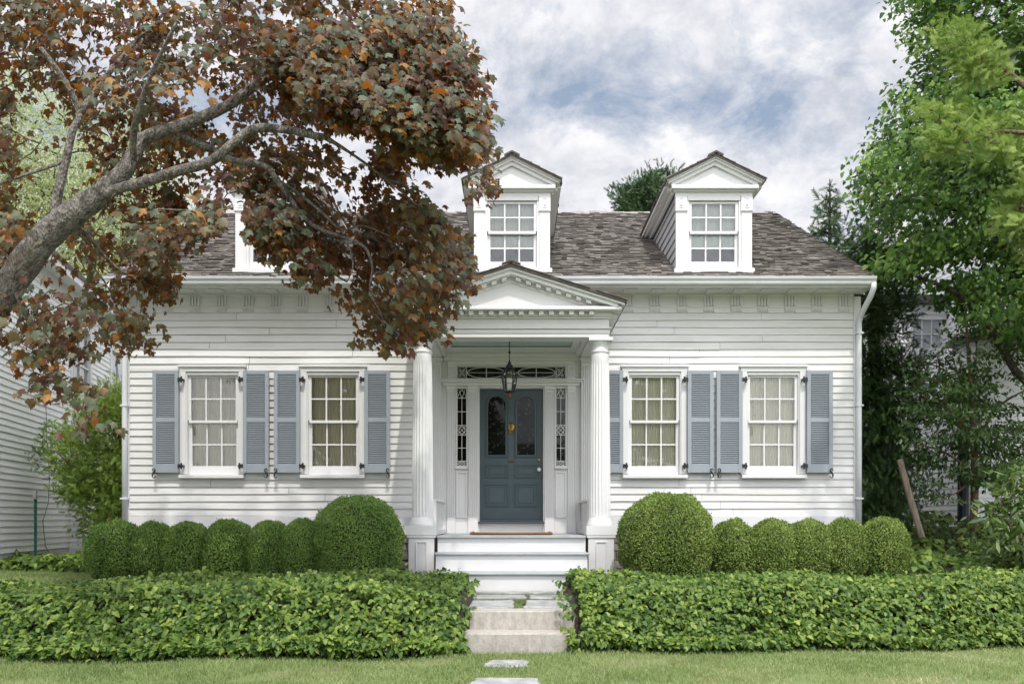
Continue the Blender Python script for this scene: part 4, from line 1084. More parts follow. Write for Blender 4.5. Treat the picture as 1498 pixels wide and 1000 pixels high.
# ---------------------------------------------------------------- copper maple over the left of the view
maple = thing("copper_maple_tree", "large copper leaved maple whose thick limb leans over the lawn towards the roof", "tree", tuple(Vector((-5.9,-5.2,0))))
mo = Vector((-5.9,-5.2,0))
tb = MB(); nodes = []
limb(tb, [(-262,975,7.0,0.190),(-215,800,7.0,0.158),(-130,600,7.0,0.139),(0,435,7.0,0.125),(62,352,7.0,0.115),(108,312,7.0,0.107),(150,282,7.0,0.085),(186,244,7.0,0.065),(208,205,7.1,0.057),(262,184,7.1,0.049),(330,156,7.2,0.044),(380,120,7.3,0.040),(440,80,7.4,0.028),(520,40,7.5,0.016)], nodes, 16)
limb(tb, [(140,292,7.0,0.055),(172,276,6.95,0.041),(205,268,6.9,0.044),(260,250,6.9,0.042),(308,236,6.9,0.040),(345,206,6.9,0.036),(374,188,6.9,0.035),(420,190,6.9,0.033),(474,200,6.9,0.028),(490,182,6.9,0.022),(526,154,6.9,0.014)], nodes)
limb(tb, [(474,200,6.9,0.024),(510,222,7.0,0.012),(560,258,7.1,0.010),(610,300,7.2,0.006)], nodes, 6)
limb(tb, [(255,186,7.1,0.036),(276,205,7.2,0.032),(312,219,7.3,0.030),(340,234,7.3,0.028),(388,243,7.3,0.027),(404,262,7.3,0.027),(424,290,7.3,0.024),(446,320,7.3,0.021),(474,338,7.3,0.019),(505,348,7.3,0.016),(534,362,7.3,0.013),(545,392,7.3,0.011),(541,424,7.3,0.008),(556,455,7.3,0.005)], nodes, 8)
limb(tb, [(404,262,7.3,0.018),(440,286,7.4,0.016),(470,310,7.4,0.013),(500,336,7.4,0.010),(530,330,7.4,0.006),(570,345,7.4,0.004)], nodes, 6)
limb(tb, [(505,348,7.3,0.011),(514,372,7.3,0.009),(516,392,7.3,0.006),(508,412,7.3,0.004)], nodes, 6)
limb(tb, [(76,330,7.0,0.048),(84,285,7.0,0.040),(96,236,7.0,0.033),(106,192,7.0,0.030),(116,165,7.0,0.027),(96,120,6.9,0.024),(60,70,6.8,0.016)], nodes, 10)
limb(tb, [(116,165,7.0,0.028),(150,120,7.1,0.022),(190,70,7.2,0.016),(240,20,7.3,0.011)], nodes, 8)
limb(tb, [(95,236,7.0,0.018),(60,248,6.9,0.014),(20,262,6.8,0.010),(-30,280,6.7,0.006)], nodes, 6)
limb(tb, [(195,235,7.0,0.028),(196,190,6.8,0.028),(210,140,6.6,0.022),(230,90,6.4,0.016),(260,30,6.2,0.010)], nodes, 8)
limb(tb, [(100,330,7.0,0.032),(128,345,7.2,0.020),(150,372,7.4,0.016),(172,392,7.5,0.012),(200,410,7.6,0.010),(230,420,7.7,0.006)], nodes, 6)
limb(tb, [(20,420,7.0,0.032),(45,470,6.9,0.019),(70,520,6.8,0.012),(100,575,6.7,0.008),(130,610,6.7,0.004)], nodes, 6)
limb(tb, [(380,120,7.3,0.024),(450,100,7.0,0.018),(530,90,6.7,0.014),(610,110,6.5,0.010),(660,170,6.4,0.006)], nodes, 6)
limb(tb, [(520,40,7.5,0.016),(600,20,7.6,0.012),(660,80,7.8,0.010),(690,180,8.0,0.008),(700,250,8.0,0.004)], nodes, 6)
limb(tb, [(560,258,7.1,0.010),(600,280,7.3,0.008),(630,330,7.4,0.006),(640,390,7.4,0.004)], nodes, 6)
BARE = [((430,150),(478,165),(470,198),(425,188)), ]
main = [(-60,-130),(560,-130),(640,-10),(662,45),(690,92),(700,140),(704,190),(712,232),(716,268),(706,286),(690,262),(676,236),(640,246),(590,262),(555,300),(500,320),(470,318),(420,300),(360,292),(330,318),(290,350),(240,352),(190,330),(120,330),(60,345),(20,420),(-60,430)]
gaps = [([(490,185),(535,195),(545,240),(500,245)],.12), ([(330,190),(352,186),(350,240),(322,240)],.2), ([(15,105),(75,100),(95,180),(140,200),(150,300),(60,330),(15,300)],.13), ([(158,175),(200,170),(200,215),(165,225)],.25),
        ([(400,40),(430,30),(435,60),(405,70)],.3), ([(150,285),(200,275),(190,330),(150,330)],.15), ([(620,228),(670,232),(660,262),(620,258)],.2), ([(290,190),(330,185),(330,215),(300,225)],.4), ([(125,130),(160,140),(150,215),(120,200)],.4)]
low1 = [(425,292),(500,320),(560,300),(600,275),(640,300),(668,350),(675,395),(655,445),(632,480),(618,502),(590,500),(570,528),(556,508),(545,498),(520,450),(500,470),(490,462),(505,425),(455,405),(420,400),(395,372),(385,340)]
gaps1 = [([(440,300),(530,330),(530,362),(470,350)],.3), ([(520,390),(552,390),(548,420),(520,420)],.35)]
low2 = [(372,290),(430,300),(445,335),(405,352),(380,348),(368,330),(366,305)]
low3 = [(120,330),(240,345),(300,320),(345,312),(322,345),(275,365),(262,400),(262,440),(235,448),(210,478),(192,510),(172,498),(150,470),(162,440),(120,425),(95,380)]
gaps3 = [([(140,370),(185,380),(200,400),(150,440)],.35), ([(160,440),(185,440),(180,470),(160,470)],.2)]
low4 = [(-40,430),(30,425),(90,400),(120,440),(112,500),(130,555),(148,600),(150,640),(125,610),(100,575),(62,565),(30,520),(-10,490)]
top_bulge = [(400,60),(640,20),(690,110),(700,210),(660,215),(600,200),(540,170),(470,150),(400,130)]
face_ = lambda q: (lambda lo: lo + (8.7-lo)*rng.random(len(q)))(5.9 + np.clip(230-q[:,1],0,400)/360*1.7)   # the near side leans back towards the top
face2 = lambda q: (5.8 + np.clip(230-q[:,1],0,400)/360*1.7) + 1.2*rng.random(len(q))**1.5
dep = lambda a, b: (lambda q: a + (b-a)*rng.random(len(q)))
S1_ = crown_spots(main, 430, 0, 0, gaps, face_); S2_ = crown_spots(low1, 120, 0, 0, gaps1, dep(6.7, 7.9)); S3_ = crown_spots(low2, 26, 0, 0, (), dep(6.9, 7.6))
S4_ = crown_spots(low3, 64, 0, 0, gaps3, dep(6.8, 8.0)); S5_ = crown_spots(low4, 36, 0, 0, (), dep(6.3, 7.1)); S6_ = crown_spots(top_bulge, 230, 0, 0, (), face2)
big = np.array(nodes); bd = big[:,1]+DIST; bq = np.stack([749+big[:,0]*F/bd, HOR-(big[:,2]-EYE)*F/bd],1)
def behind(S):                                           # the big limbs run along the near side of the crown
    d = S[:,1]+DIST; q = np.stack([749+S[:,0]*F/d, HOR-(S[:,2]-EYE)*F/d],1)
    near = (np.min(np.linalg.norm(q[:,None]-bq[None],axis=2),1) < 44) & (q[:,1] > 130) & (q[:,0] < 620)
    nd_ = np.where(near & (d < 7.6), 7.6+1.2*rng.random(len(d)), d); return np.stack([(q[:,0]-749)*nd_/F, nd_-DIST, EYE+(HOR-q[:,1])*nd_/F],1)
S1_, S2_, S4_ = behind(S1_), behind(S2_), behind(S4_)
spots = np.concatenate([S1_,S2_,S3_,S4_,S5_,S6_]); per = [32]*len(S1_)+[27]*len(S2_)+[26]*len(S3_)+[20]*len(S4_)+[17]*len(S5_)+[42]*len(S6_)
skeleton(tb, nodes, None, spots, .009, .003, None, 4)
clip = lambda a: np.clip(a, -1.7, 1.7)
P = np.concatenate([s + np.stack([clip(rng.normal(size=k))*.10, clip(rng.normal(size=k))*.12, clip(rng.normal(size=k))*.07-.03],1) for s, k in zip(spots, per)])
rvm = np.repeat(rng.normal(.50,.15,len(spots)), per)
pd = P[:,1]+DIST; pq = np.stack([749+P[:,0]*F/pd, HOR-(P[:,2]-EYE)*F/pd],1); kp = np.ones(len(P), bool)
for h, q in (([(326,272),(358,280),(358,402),(326,402)],.06), ([(358,366),(428,370),(428,404),(358,404)],.2), ([(262,352),(326,340),(330,404),(262,404)],.06), ([(488,188),(532,196),(540,240),(500,240)],.15),
             ([(640,250),(672,262),(690,330),(660,330),(636,300)],.12), ([(265,415),(440,415),(480,440),(480,560),(230,560)],.04), ([(20,130),(80,120),(130,215),(135,300),(60,330),(20,290)],.35)):
    kp &= ~(inside(h, pq) & (rng.random(len(P)) > q))
P, rvm = P[kp], rvm[kp]
nL = len(P); outw = unit(P - np.array([X(300,-5),-4.6,3.6])) * np.array([1,1,.4])
Nn = np.array([.05,-.50,.72]) + outw*.35 + rng.normal(size=P.shape)*.36; T = np.array([.08,-.30,-.80]) + outw*.4 + rng.normal(size=P.shape)*.40
MAPLE = attr_mat("copper_maple_leaf", [(0,(.024,.009,.007)),(.22,(.070,.025,.011)),(.40,(.066,.052,.017)),(.56,(.032,.068,.036)),(.74,(.115,.155,.095)),(.88,(.17,.075,.017)),(1,(.30,.15,.032))], .48, .32, (.40,.135,.02), .32)
rv = np.clip(rvm + rng.normal(size=nL)*.22, 0, 1)
me = leaf_mesh("crown", P - np.array(mo), T, Nn, .072*rng.uniform(.6,1.3,nL), T_MAPLE, rv); link("crown", me, MAPLE, maple)
tb.v = [tuple(Vector(v)-mo) for v in tb.v]
link("trunk", tb.mesh("trunk", True), BARKM, maple)

# ---------------------------------------------------------------- a generic tree built from an outline at a known distance
def tree(name, label, poly, d0, d1, n, per, rad, leaf, tmpl, m, bk, limbs, lift=(0,-.2,.6), tipd=(0,-.1,-.5), holes_=(), flat=.7, base=None, rv0=.45, group=None, cat="tree", jit=.5, twig=(.010,.004), inn=True, rsd=.2):
    b = Vector(base); o = thing(name, label, cat, tuple(b), group)
    mb = MB(); nd = []
    for L_ in limbs: limb(mb, L_, nd, 9)
    sp = crown_spots(poly, n, d0, d1, holes_)
    skeleton(mb, nd, None, sp, *twig)
    P = around(sp, per, rad, flat); c = sp.mean(0); ow = unit(P-c)
    Nn = np.array(lift) + ow*.5 + rng.normal(size=P.shape)*jit; T = np.array(tipd) + ow*.6 + rng.normal(size=P.shape)*jit
    rv = np.clip(np.repeat(rng.normal(rv0,.14,n), per) + rng.normal(size=len(P))*rsd, 0, 1)
    link("crown", leaf_mesh("crown", P-np.array(b), T, Nn, leaf*rng.uniform(.6,1.3,len(P)), tmpl, rv), m, o)
    mb.v = [tuple(Vector(v)-b) for v in mb.v]; link("trunk", mb.mesh("trunk", True), bk, o); return o
G1 = attr_mat("linden_leaf", [(0,(.026,.064,.014)),(.4,(.075,.160,.028)),(.75,(.17,.28,.052)),(1,(.29,.39,.10))], .5, .34, spec=.3)
G2 = attr_mat("pale_green_leaf", [(0,(.17,.21,.09)),(.5,(.30,.345,.15)),(1,(.46,.49,.27))], .6, .4, spec=.35)
G3 = attr_mat("conifer_needle", [(0,(.016,.040,.016)),(.5,(.036,.078,.028)),(1,(.085,.135,.05))], .55, .2, spec=.3)
G4 = attr_mat("golden_cypress_spray", [(0,(.08,.145,.026)),(.5,(.17,.255,.048)),(1,(.34,.41,.12))], .55, .35, spec=.3)
G5 = attr_mat("dark_hemlock_spray", [(0,(.026,.058,.019)),(.5,(.060,.115,.034)),(1,(.12,.18,.055))], .55, .25, spec=.25)
G6 = attr_mat("glossy_leaf", [(0,(.026,.060,.014)),(.5,(.060,.120,.028)),(1,(.13,.20,.05))], .4, .25, spec=.4)
G7 = attr_mat("bright_arborvitae_spray", [(0,(.08,.13,.022)),(.5,(.17,.26,.042)),(1,(.30,.38,.08))], .5, .35, spec=.3)

tree("shade_tree", "tall broad leaved green tree with spreading crown over the eastern side yard", 
     [(1318,-160),(1325,0),(1335,58),(1348,85),(1362,108),(1322,114),(1305,155),(1278,190),(1262,238),(1268,292),(1274,345),(1295,400),(1330,430),(1400,452),(1450,478),(1498,505),(1700,520),(1700,-160)],
     11.5, 15.5, 640, 105, .20, .082, T_IVY, G1, BARKD,
     [[(1640,800,13,.26),(1600,600,13,.22),(1560,480,13,.2),(1510,400,13,.14),(1478,384,13,.10),(1454,340,13,.085),(1406,304,13,.065),(1390,256,13,.05),(1366,224,13,.035),(1320,180,13,.02)],
      [(1560,480,13,.12),(1498,392,12.6,.07),(1440,330,12.4,.05),(1380,300,12.3,.035),(1310,290,12.2,.02)], [(1600,600,13,.12),(1498,555,12.6,.06),(1450,480,12.5,.05),(1400,430,12.5,.035),(1330,400,12.5,.02)],
      [(1560,480,13,.16),(1570,300,13.2,.13),(1540,150,13.3,.1),(1480,40,13.3,.06),(1420,-60,13.4,.03)], [(1540,150,13.3,.07),(1450,120,13.3,.04),(1380,60,13.3,.025)], [(1570,300,13.2,.08),(1650,120,13.5,.05),(1680,-60,13.5,.03)]],
     lift=(.05,-.45,.75), flat=.55, holes_=[([(1330,110),(1365,110),(1365,140),(1330,135)],.2), ([(1275,185),(1300,180),(1300,215),(1275,210)],.2), ([(1400,290),(1470,330),(1490,400),(1430,360)],.45), ([(1440,360),(1520,380),(1520,470),(1470,470)],.4), ([(1330,255),(1360,270),(1350,290),(1330,285)],.3)], base=at(1640,800,1.0)*1.0, rv0=.44)
tree("golden_cypress_tree", "feathery yellow green cypress spreading in front of the tall shade tree",
     [(1352,160),(1400,150),(1440,165),(1498,170),(1620,160),(1620,420),(1530,400),(1475,350),(1470,300),(1498,240),(1440,236),(1380,232),(1358,205)], 9.2, 10.8, 210, 26, .085, .13, T_SPRAY, G4, BARKR,
     [[(1700,900,10,.14),(1660,600,10,.12),(1660,350,10,.10),(1650,150,10,.07),(1640,20,10,.03)], [(1630,260,10,.05),(1540,205,9.9,.03),(1450,190,9.8,.02),(1380,185,9.8,.01)], [(1640,400,10,.05),(1560,340,9.9,.03),(1500,310,9.8,.015)]],
     lift=(0,-.3,.7), tipd=(-.7,-.4,.15), base=(at(1700,900,-2.0)), rv0=.5, flat=.6, jit=.8)
tree("golden_cypress_tree", "small yellow green cypress top showing between the dark branches above the feathery one",
     [(1372,55),(1405,40),(1440,60),(1470,110),(1440,118),(1400,108)], 10.2, 11.2, 34, 28, .11, .13, T_SPRAY, G4, BARKR,
     [[(1620,830,10.8,.12),(1600,400,10.8,.09),(1560,200,10.7,.06),(1480,110,10.7,.03),(1420,70,10.7,.012)]], lift=(0,-.3,.7), tipd=(-.5,-.4,.2), base=at(1620,830,-1.2), rv0=.5, flat=.6, jit=.8)
tree("hemlock_tree", "tall dark hemlock close beside the house corner in the side yard", 
     [(1262,330),(1300,360),(1320,430),(1330,520),(1332,600),(1322,690),(1310,770),(1240,770),(1200,560),(1215,420)], 13.2, 15.0, 360, 44, .20, .13, T_SPRAY, G5, BARKD,
     [[(1290,790,14.2,.14),(1285,600,14.2,.12),(1275,450,14.2,.08),(1265,330,14.2,.03)]], tipd=(0,-.4,-.5), lift=(0,-.2,.7), base=at(1290,800,2.2), rv0=.42, flat=.6)
tree("understory_tree", "thin side yard tree with small leaves and reddish trunk before the neighbouring wall",
     [(1330,560),(1345,520),(1385,500),(1400,450),(1450,470),(1498,460),(1540,520),(1540,660),(1490,690),(1460,720),(1400,700),(1380,740),(1340,720),(1325,640)], 12.0, 14.2, 230, 42, .15, .088, T_OVAL, G6, BARKR,
     [[(1424,775,13,.06),(1426,700,13,.055),(1424,630,13,.05),(1420,560,13,.035),(1414,480,13,.02),(1412,430,13,.008)], [(1424,640,13,.03),(1390,600,12.8,.02),(1350,580,12.6,.01)], [(1426,660,13,.03),(1455,600,13.2,.02),(1500,570,13.4,.01)],
      [(1421,580,13,.02),(1380,540,13,.012),(1345,530,13,.008)], [(1424,690,13,.025),(1380,660,12.8,.015),(1340,650,12.6,.008)], [(1426,700,13,.025),(1400,720,12.5,.012)], [(1415,500,13,.015),(1460,490,13,.01),(1500,480,13,.006)]],
     holes_=[([(1440,520),(1498,540),(1498,640),(1440,620)],.35), ([(1360,690),(1430,700),(1420,740),(1360,740)],.3)], base=at(1424,775,1.0), flat=.28, rv0=.45, jit=.6, twig=(.007,.003))
tree("rhododendron_bush", "broad bright green rhododendron behind the ivy, below the thin side yard tree", 
     [(1440,740),(1452,715),(1480,690),(1520,680),(1600,690),(1600,800),(1470,800),(1450,780)], 10.0, 11.2, 90, 22, .10, .15, T_LONG, attr_mat("rhododendron_leaf", [(0,(.03,.065,.014)),(.5,(.075,.13,.025)),(1,(.17,.23,.05))], .35, .22, spec=.5), BARKR,
     [[(1530,815,10.6,.03),(1520,760,10.6,.025),(1500,720,10.6,.012)], [(1530,812,10.6,.02),(1480,770,10.5,.015),(1460,745,10.5,.008)]], tipd=(0,-.2,-.15), lift=(0,-.3,.9), base=at(1530,815,-1.4), cat="shrub", rv0=.5, jit=.6)
tree("arborvitae_shrub", "bushy bright green evergreen in the gap between the two white houses",
     [(240,560),(180,560),(150,575),(122,598),(104,628),(84,640),(62,660),(78,684),(98,690),(100,722),(118,748),(128,790),(240,800)], 12.6, 14.4, 260, 60, .14, .10, T_SPRAY, G7, BARKR,
     [[(160,815,13.4,.06),(165,720,13.4,.05),(175,640,13.4,.035),(185,570,13.4,.015)], [(165,720,13.4,.03),(120,690,13.2,.015),(80,660,13.0,.008)]], tipd=(0,-.3,.15), lift=(0,-.6,.4), base=at(160,815,1.4), cat="shrub", rv0=.5, flat=.9, jit=.55)
# trees behind
BT = "trees behind the houses"
def back_tree(label, poly, d0, d1, n, per, rad, leaf, m, px, top, d, rv0=.5):
    tree("background_tree", label, poly, d0, d1, n, per, rad, leaf, T_OVAL, m, BARKD, [[(px,790,d,.3),(px+4,600,d,.26),(px-5,400,d,.2),(px,top,d,.08)], [(px,420,d,.12),(px-60,300,d,.06)], [(px,400,d,.12),(px+60,280,d,.06)]], base=at(px,790,d-DIST), group=BT, rv0=rv0, twig=(.03,.012))
back_tree("pale sunlit leafy tree rising behind the western neighbour, seen through the copper leaves", [(-120,420),(-140,200),(-60,110),(30,95),(90,130),(135,190),(150,280),(140,430)], 22, 27, 230, 170, .5, .11, G2, 20, 160, 24.5)
back_tree("pale leafy tree behind the cottage roof end, half hidden by the copper maple", [(110,440),(118,300),(150,215),(190,150),(240,190),(262,280),(255,370),(225,440)], 26, 30, 150, 150, .5, .11, G2, 190, 220, 28, .42)
def conifer(name, label, px, d, ytip, ybase, half, m, leaf, nl, tm=T_SPRAY, rv0=.5):
    """whorled conifer: straight trunk, boughs shortening towards the tip"""
    base = at(px, HOR, d-DIST); base.z = .3; tip_z = Z(ytip, d-DIST); o = thing(name, label, "tree", tuple(base), BT)
    hgt = tip_z - base.z; mb = MB(); mb.tube([(0,0,0),(0,0,hgt*.5),(0,0,hgt)], [.22,.14,.015], 8); P, T, Nn = [], [], []
    zb_ = Z(ybase, d-DIST)-base.z - 1.5; z = zb_; hw_ = half*d/F
    while z < hgt-.1:
        fr_ = (hgt-z)/(hgt-zb_); r = hw_*(fr_**.8)*1.15
        for k in range(6):
            a = rng.random()*6.28; rr = r*rng.uniform(.6,1.1); rise = .18*rr
            e = np.array([rr*math.cos(a), rr*math.sin(a), rise]); mb.tube([(0,0,z), tuple(np.array([0,0,z])+e*.5+np.array([0,0,.04])), tuple(np.array([0,0,z])+e)], [.03,.018,.006], 4)
            nn = max(3, int(nl*rr))
            for t in rng.random(nn)**.7:
                P.append(np.array([0,0,z])+e*t+rng.normal(size=3)*.07*(1+t)); T.append(e/np.linalg.norm(e)*.6+rng.normal(size=3)*.5+np.array([0,0,.1])); Nn.append(np.array([0,0,1])+rng.normal(size=3)*.5)
        z += .28 + .10*rng.random()
    P = np.array(P); rv = np.clip(rng.normal(rv0,.2,len(P)),0,1)
    link("crown", leaf_mesh("crown", P, np.array(T), np.array(Nn), leaf*rng.uniform(.6,1.3,len(P)), tm, rv), m, o); link("trunk", mb.mesh("trunk"), BARKD, o)
conifer("spruce_tree", "narrow pointed conifer standing beyond the eastern end of the roof", 1214, 25, 262, 420, 36, attr_mat("grey_green_needle", [(0,(.03,.06,.028)),(.5,(.06,.105,.045)),(1,(.13,.18,.085))], .6, .2, spec=.3), .30, 34)
tree("pine_tree", "loose pine showing its top over the ridge between two dormers", [(905,330),(908,282),(925,276),(940,284),(943,262),(955,246),(972,246),(985,262),(1000,258),(1010,330)], 29, 31, 80, 60, .26, .22, T_SPRAY, G3, BARKD,
     [[(960,800,30,.25),(960,500,30,.2),(960,350,30,.12),(962,255,30,.03)], [(960,340,30,.08),(930,300,30,.05),(915,285,30,.03)]], tipd=(0,-.1,.5), base=at(960,790,18), group=BT, rv0=.55, flat=.8, twig=(.03,.01))

# ---------------------------------------------------------------- neighbouring houses
NBW = mat("neighbour_white_clapboard", (.82,.82,.83), .55, .05, 1.3, .08, 50, stretch=(1,1,5))
nl = thing("neighbouring_house", "two storey white clapboard house closing the western edge of the view", "house", (-8.5,0,.5))
off = Vector((-8.5,0,.5))
ev = Vector((-.19,1,0)).normalized(); nv_ = Vector((1,.19,0)).normalized(); p0 = Vector((-7.86,.6,0))
def wl(u, y, z): return tuple(p0 + ev*u + nv_*(-y) + Vector((0,0,z)) - off)
def u_of(px): d = 5.466/((749-px)/1200-.19); return (d-12.6)*math.sqrt(1+.19**2)
w1 = (u_of(104), u_of(130)); w2 = (u_of(162), u_of(184)); hz = (3.55, 5.05)
mb = MB(); clap(mb, -5.5, 9.0, .72, 5.42, 45, frame=wl, holes=[(w1[0],w1[1],*hz),(w2[0],w2[1],*hz)], sag=.004, seg=.8)
mb.build("clapboard_side", NBW, nl)
def wbox(mb, u0, u1, y0, y1, z0, z1):
    c = [wl(u,y,z) for z in (z0,z1) for u,y in ((u0,y0),(u1,y0),(u1,y1),(u0,y1))]; mb.add(c, [(3,2,1,0),(4,5,6,7),(0,1,5,4),(1,2,6,5),(2,3,7,6),(3,0,4,7)])
mb = MB(); wbox(mb, -5.5, 9, -.012, .3, .2, .715); mb.build("foundation", mat("painted_concrete", (.62,.61,.59), .8, .08, 6, .3, 40), nl)
mb = MB(); wbox(mb, -5.6, 9.1, -.03, 0, 5.40, 5.62); wbox(mb, -5.6, 9.1, -.30, 0, 5.621, 5.66); wbox(mb, -5.6, 9.1, -.34, -.301, 5.58, 5.78); wbox(mb, 9.0, 9.1, -.03, .1, .72, 5.40); wbox(mb, -5.6, -5.5, -.03, .1, .72, 5.40); mb.build("cornice", WHITE, nl, bevel=.006)
mb = MB(); mb.add([wl(-5.6,-.36,5.79), wl(9.1,-.36,5.79), wl(9.1,4.0,8.6), wl(-5.6,4.0,8.6), wl(-5.6,-.36,5.70), wl(9.1,-.36,5.70), wl(9.1,4.0,8.5), wl(-5.6,4.0,8.5)], [(0,1,2,3),(7,6,5,4),(0,4,5,1),(1,5,6,2),(0,3,7,4)]); mb.build("roof", mat("grey_roof_shingles", (.13,.12,.115), .9, .2, 12), nl)
mb = MB(); wbox(mb, -5.5, 9, 3.9, 4.0, .3, 8.5); wbox(mb, 8.98, 9.0, 0, 4, .3, 5.6); wbox(mb, -5.5, -5.48, 0, 4, .3, 5.6); wbox(mb, -5.4, 8.9, .35, .36, .3, 5.6); mb.build("far_walls", NBW, nl)
for a, b in (w1, w2):
    mb = MB(); wbox(mb, a-.10, a+.0, -.035, .05, hz[0]-.05, hz[1]+.10); wbox(mb, b, b+.10, -.035, .05, hz[0]-.05, hz[1]+.10); wbox(mb, a+.0005, b-.0005, -.035, .05, hz[1]-.02, hz[1]+.10); wbox(mb, a-.12, b+.12, -.06, .05, hz[0]-.10, hz[0]-.051)
    wbox(mb, a+.0005, b-.0005, .0, .03, (hz[0]+hz[1])/2-.02, (hz[0]+hz[1])/2+.02); m_ = (a+b)/2; wbox(mb, m_-.012, m_+.012, .002, .028, hz[0], hz[1]-.02)
    wn = mb.build("window", WHITE, nl, bevel=.004)
    mb = MB(); mb.add([wl(a,.03,hz[0]-.05), wl(b,.03,hz[0]-.05), wl(b,.03,hz[1]), wl(a,.03,hz[1])], [(0,1,2,3)]); mb.build("pane", GLASS, wn)
    mb = MB(); wbox(mb, a-.05, b+.05, .12, .13, hz[0]-.1, hz[1]+.05); mb.build("curtain", mat("pale_blue_blind", (.38,.43,.50), .8, .05, 3), wn)
# low front-facing ell
mb = MB(); ue = u_of(101); pc_ = p0 + ev*ue
def el(u, y, z): return tuple(Vector((pc_.x+u, pc_.y+y, z)) - off)
clap(mb, 0, 1.4, .72, 1.95, 12, frame=el, sag=.004); c = [el(*q) for q in ((0,-.03,.2),(1.4,-.03,.2),(1.4,.8,.2),(0,.8,.2),(0,-.03,.715),(1.4,-.03,.715),(1.4,.8,.715),(0,.8,.715))]; mb.add(c, [(0,1,5,4),(1,2,6,5),(4,5,6,7)])
c = [el(*q) for q in ((0,-.1,1.95),(1.5,-.1,1.95),(1.5,.9,2.25),(0,.9,2.25),(1.4,0,.72),(1.4,.8,.72),(1.4,.8,2.2),(1.4,0,1.95))]; mb.add(c, [(0,1,2,3),(4,5,6,7)])
mb.build("side_entry", NBW, nl)
mb = MB(); mb.tube([wl(u_of(62),-.05,Z(560,1.9)), wl(u_of(64),-.05,Z(640,1.9)), wl(u_of(68),-.05,Z(700,1.9)), wl(u_of(66),-.05,Z(735,1.9)), wl(u_of(58),-.05,Z(762,1.9)), wl(u_of(62),-.05,Z(800,1.9)), wl(u_of(70),-.05,Z(815,1.9))], .006, 5); mb.build("cable", mat("grey_cable", (.12,.11,.12), .6, .1, 9), nl)

nr2 = thing("neighbouring_house", "white clapboard house behind the trees at the eastern edge of the view", "house", (10.5,8,.9)); off2 = Vector((10.5,8,.9))
def fr2(u, y, z): return tuple(Vector((u, 7.0+y, z)) - off2)               # front wall of the low wing
wx = (X(1334,7), X(1376,7)); wz = (Z(510,7), Z(468,7))
mb = MB(); clap(mb, 7.2, 10.05, 1.0, 6.2, 48, frame=fr2, holes=[(*wx,*wz)], sag=.004)
sx_ = lambda u, y, z: tuple(Vector((10.06+y, 19.0-u, z)) - off2)           # side wall running towards the street
clap(mb, 10.2, 15.2, 1.0, 10.5, 88, frame=sx_, sag=.004, seg=1.0)
fr3 = lambda u, y, z: tuple(Vector((u, 3.1+y, z)) - off2)
clap(mb, 8.55, 14.0, 1.0, 4.55, 33, frame=fr3, sag=.004)
sx3 = lambda u, y, z: tuple(Vector((8.55+y, 7.0-u, z)) - off2); clap(mb, 0, 3.9, 1.0, 4.55, 33, frame=sx3, sag=.004)
mb.build("clapboard_wall", NBW, nr2)
def b2(mb, x0,x1,y0,y1,z0,z1): mb.box(x0-off2.x,x1-off2.x,y0-off2.y,y1-off2.y,z0-off2.z,z1-off2.z)
mb = MB(); b2(mb,7.3,10,7.5,7.6,.3,6.1); b2(mb,10.2,18,3.95,8.8,.3,10.4); b2(mb,8.6,14,3.15,3.9,.3,4.5); b2(mb,8.56,14,3.12,3.2,.4,1.0); b2(mb,7.2,7.3,7.0,18,.3,6.2); mb.build("far_walls", NBW, nr2)
mb = MB(); b2(mb,8.4,14.1,2.9,3.9,4.56,4.68); mb.build("wing_roof", mat("dark_flashing", (.10,.11,.125), .6, .1, 5), nr2)
mb = MB(); b2(mb,7.0,10.05,6.8,18,6.21,6.4); b2(mb,9.9,18.4,3.4,9.2,10.5,10.8); mb.build("roof", mat("grey_roof_shingle", (.13,.12,.115), .9, .2, 12), nr2)
mb = MB()
a, b = wx; c, d = wz
for q in ((a-.12,a,6.95,7.05,c-.12,d+.12),(b,b+.12,6.95,7.05,c-.12,d+.12),(a+.0005,b-.0005,6.95,7.05,d,d+.12),(a-.16,b+.16,6.92,7.05,d+.1205,d+.15),(a-.14,b+.14,6.91,7.05,c-.16,c-.1205),(a+.0005,b-.0005,6.96,7.05,c-.12,c)): b2(mb,*q)
for k in (1,2): xx = a+(b-a)*k/3; b2(mb,xx-.012,xx+.012,6.97,7.0,c,d)
b2(mb,a,b,6.972,6.998,(c+d)/2-.012,(c+d)/2+.012)
wn = mb.build("window", WHITE, nr2)
mb = MB(); b2(mb,a,b,7.01,7.02,c,d); mb.build("pane", mat("pale_shade_pane", (.42,.44,.47), .08, .08, 3, spec=.6), wn)
# garden stakes
mb = MB(); mb.tube([at(1349,786,.2)-at(1349,786,.2), at(1335,740,.3)-at(1349,786,.2), at(1316,672,.45)-at(1349,786,.2)], [.045,.05,.045], 7)
o = mb.build("wooden_stake", STAKE, None, tuple(at(1349,786,.2))); tag(o, "weathered wooden stake leaning towards the house in the side yard ivy", "stake")
mb = MB(); mb.tube([(0,0,0),(0,0,1.2),(.01,0,2.6)], [.09,.085,.08], 10)
o = mb.build("dark_post", mat("dark_blue_post", (.018,.022,.035), .6, .2, 8), None, tuple(at(1409,762,2.0))); tag(o, "dark upright post close behind the reddish trunk of the thin side yard tree", "post")
bz = at(52,823,0.0); hh = Z(717,0.0)-bz.z
mb = MB(); mb.box(-.022,.022,-.004,.004,-.1,hh); mb.box(-.004,.004,-.03,-.0042,-.1,hh)
for k in range(10): z = hh*(.15+.08*k); mb.box(-.010,.010,-.036,-.0302,z,z+.02)
o = mb.build("fence_post", STEELG, None, tuple(bz)); tag(o, "slim green metal fence post standing in the ivy before the western neighbour", "post")
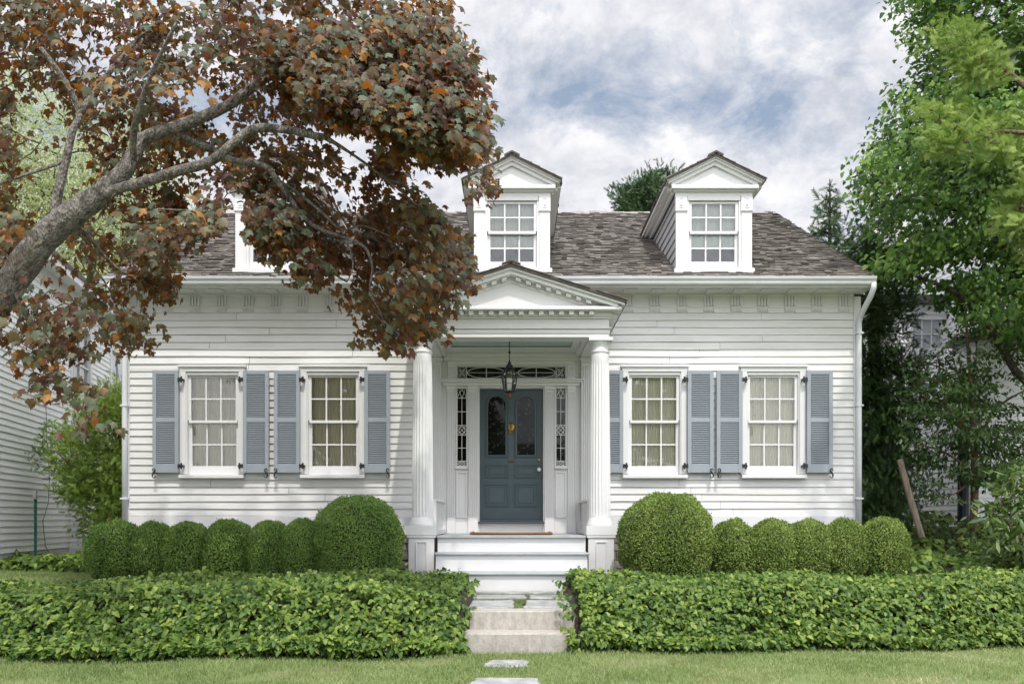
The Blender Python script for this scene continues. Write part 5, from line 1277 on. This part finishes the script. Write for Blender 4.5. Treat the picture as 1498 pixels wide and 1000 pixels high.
mb = MB(); mb.box(-.0225,.0225,-.0305,.0045,hh*.88,hh+.002); mb.build("bare_top", mat("galvanised_tip", (.22,.22,.21), .5, .2, 20), o)

# across the street, seen in the window panes
G8 = G1
sp = rnd_dir(330)*np.array([3.0,3.0,2.6])*(.45+.55*rng.random((330,1)))**.5; sp[:,2] += 6.2
P = around(sp, 30, .32, .7); cm = leaf_mesh("crown", P, np.array([0,0,-.5])+rnd_dir(len(P)), np.array([0,0,.8])+rnd_dir(len(P))*.6, .24*rng.uniform(.6,1.3,len(P)), T_IVY, np.clip(rng.normal(.45,.2,len(P)),0,1))
mb = MB(); mb.tube([(0,0,0),(.05,0,2),(0,.1,4),(.1,0,7)], [.28,.22,.18,.06], 10)
for k in range(7): a_ = k*.9; mb.tube([(0,.1,3.2+.4*k),(1.0*math.cos(a_),1.0*math.sin(a_),4.4+.4*k),(2.2*math.cos(a_),2.2*math.sin(a_),5.0+.4*k)], [.10,.06,.02], 6)
tk = mb.mesh("trunk", True)
for x, y, s_ in ((-9.5,-33,1.15),(-3.2,-36,1.0),(8.5,-34,1.2)):
    o = thing("street_tree", ["broad leafy street tree across the road, farthest west, mirrored in the front windows", "middle and smallest leafy street tree across the road, mirrored in the front windows", "tallest leafy street tree across the road, mirrored in the eastern front windows"][int(x > -9)+int(x > 0)], "tree", (x,y,float(ground_z(x,y))), "street trees across the road"); o.scale = (s_,s_,s_); o.rotation_euler = (0,0,x)
    link("crown", cm, G1, o); link("trunk", tk, BARKD, o)
oh = thing("opposite_house", "pale clapboard house across the road, mirrored in the front windows", "house", (2.5,-44,-1))
mb = MB(); clap(mb, -5, 5, .5, 5.0, 30, frame=lambda u, y, z: (-u, -y, z), seg=5); mb.box(-5,5,-7,-.01,-1,5.0); mb.build("wall", NBW, oh)
mb = MB(); mb.extrude_x([(.5,4.95),(-3.5,7.8),(-7.5,4.95)], -5.3, 5.3); mb.build("roof", DARKW, oh)
for x in (-3.3,-1.2,1.2,3.3):
    mb = MB(); mb.box(x-.5,x+.5,.02,.05,2.0,3.7); mb.build("window", SKYTINT, oh)
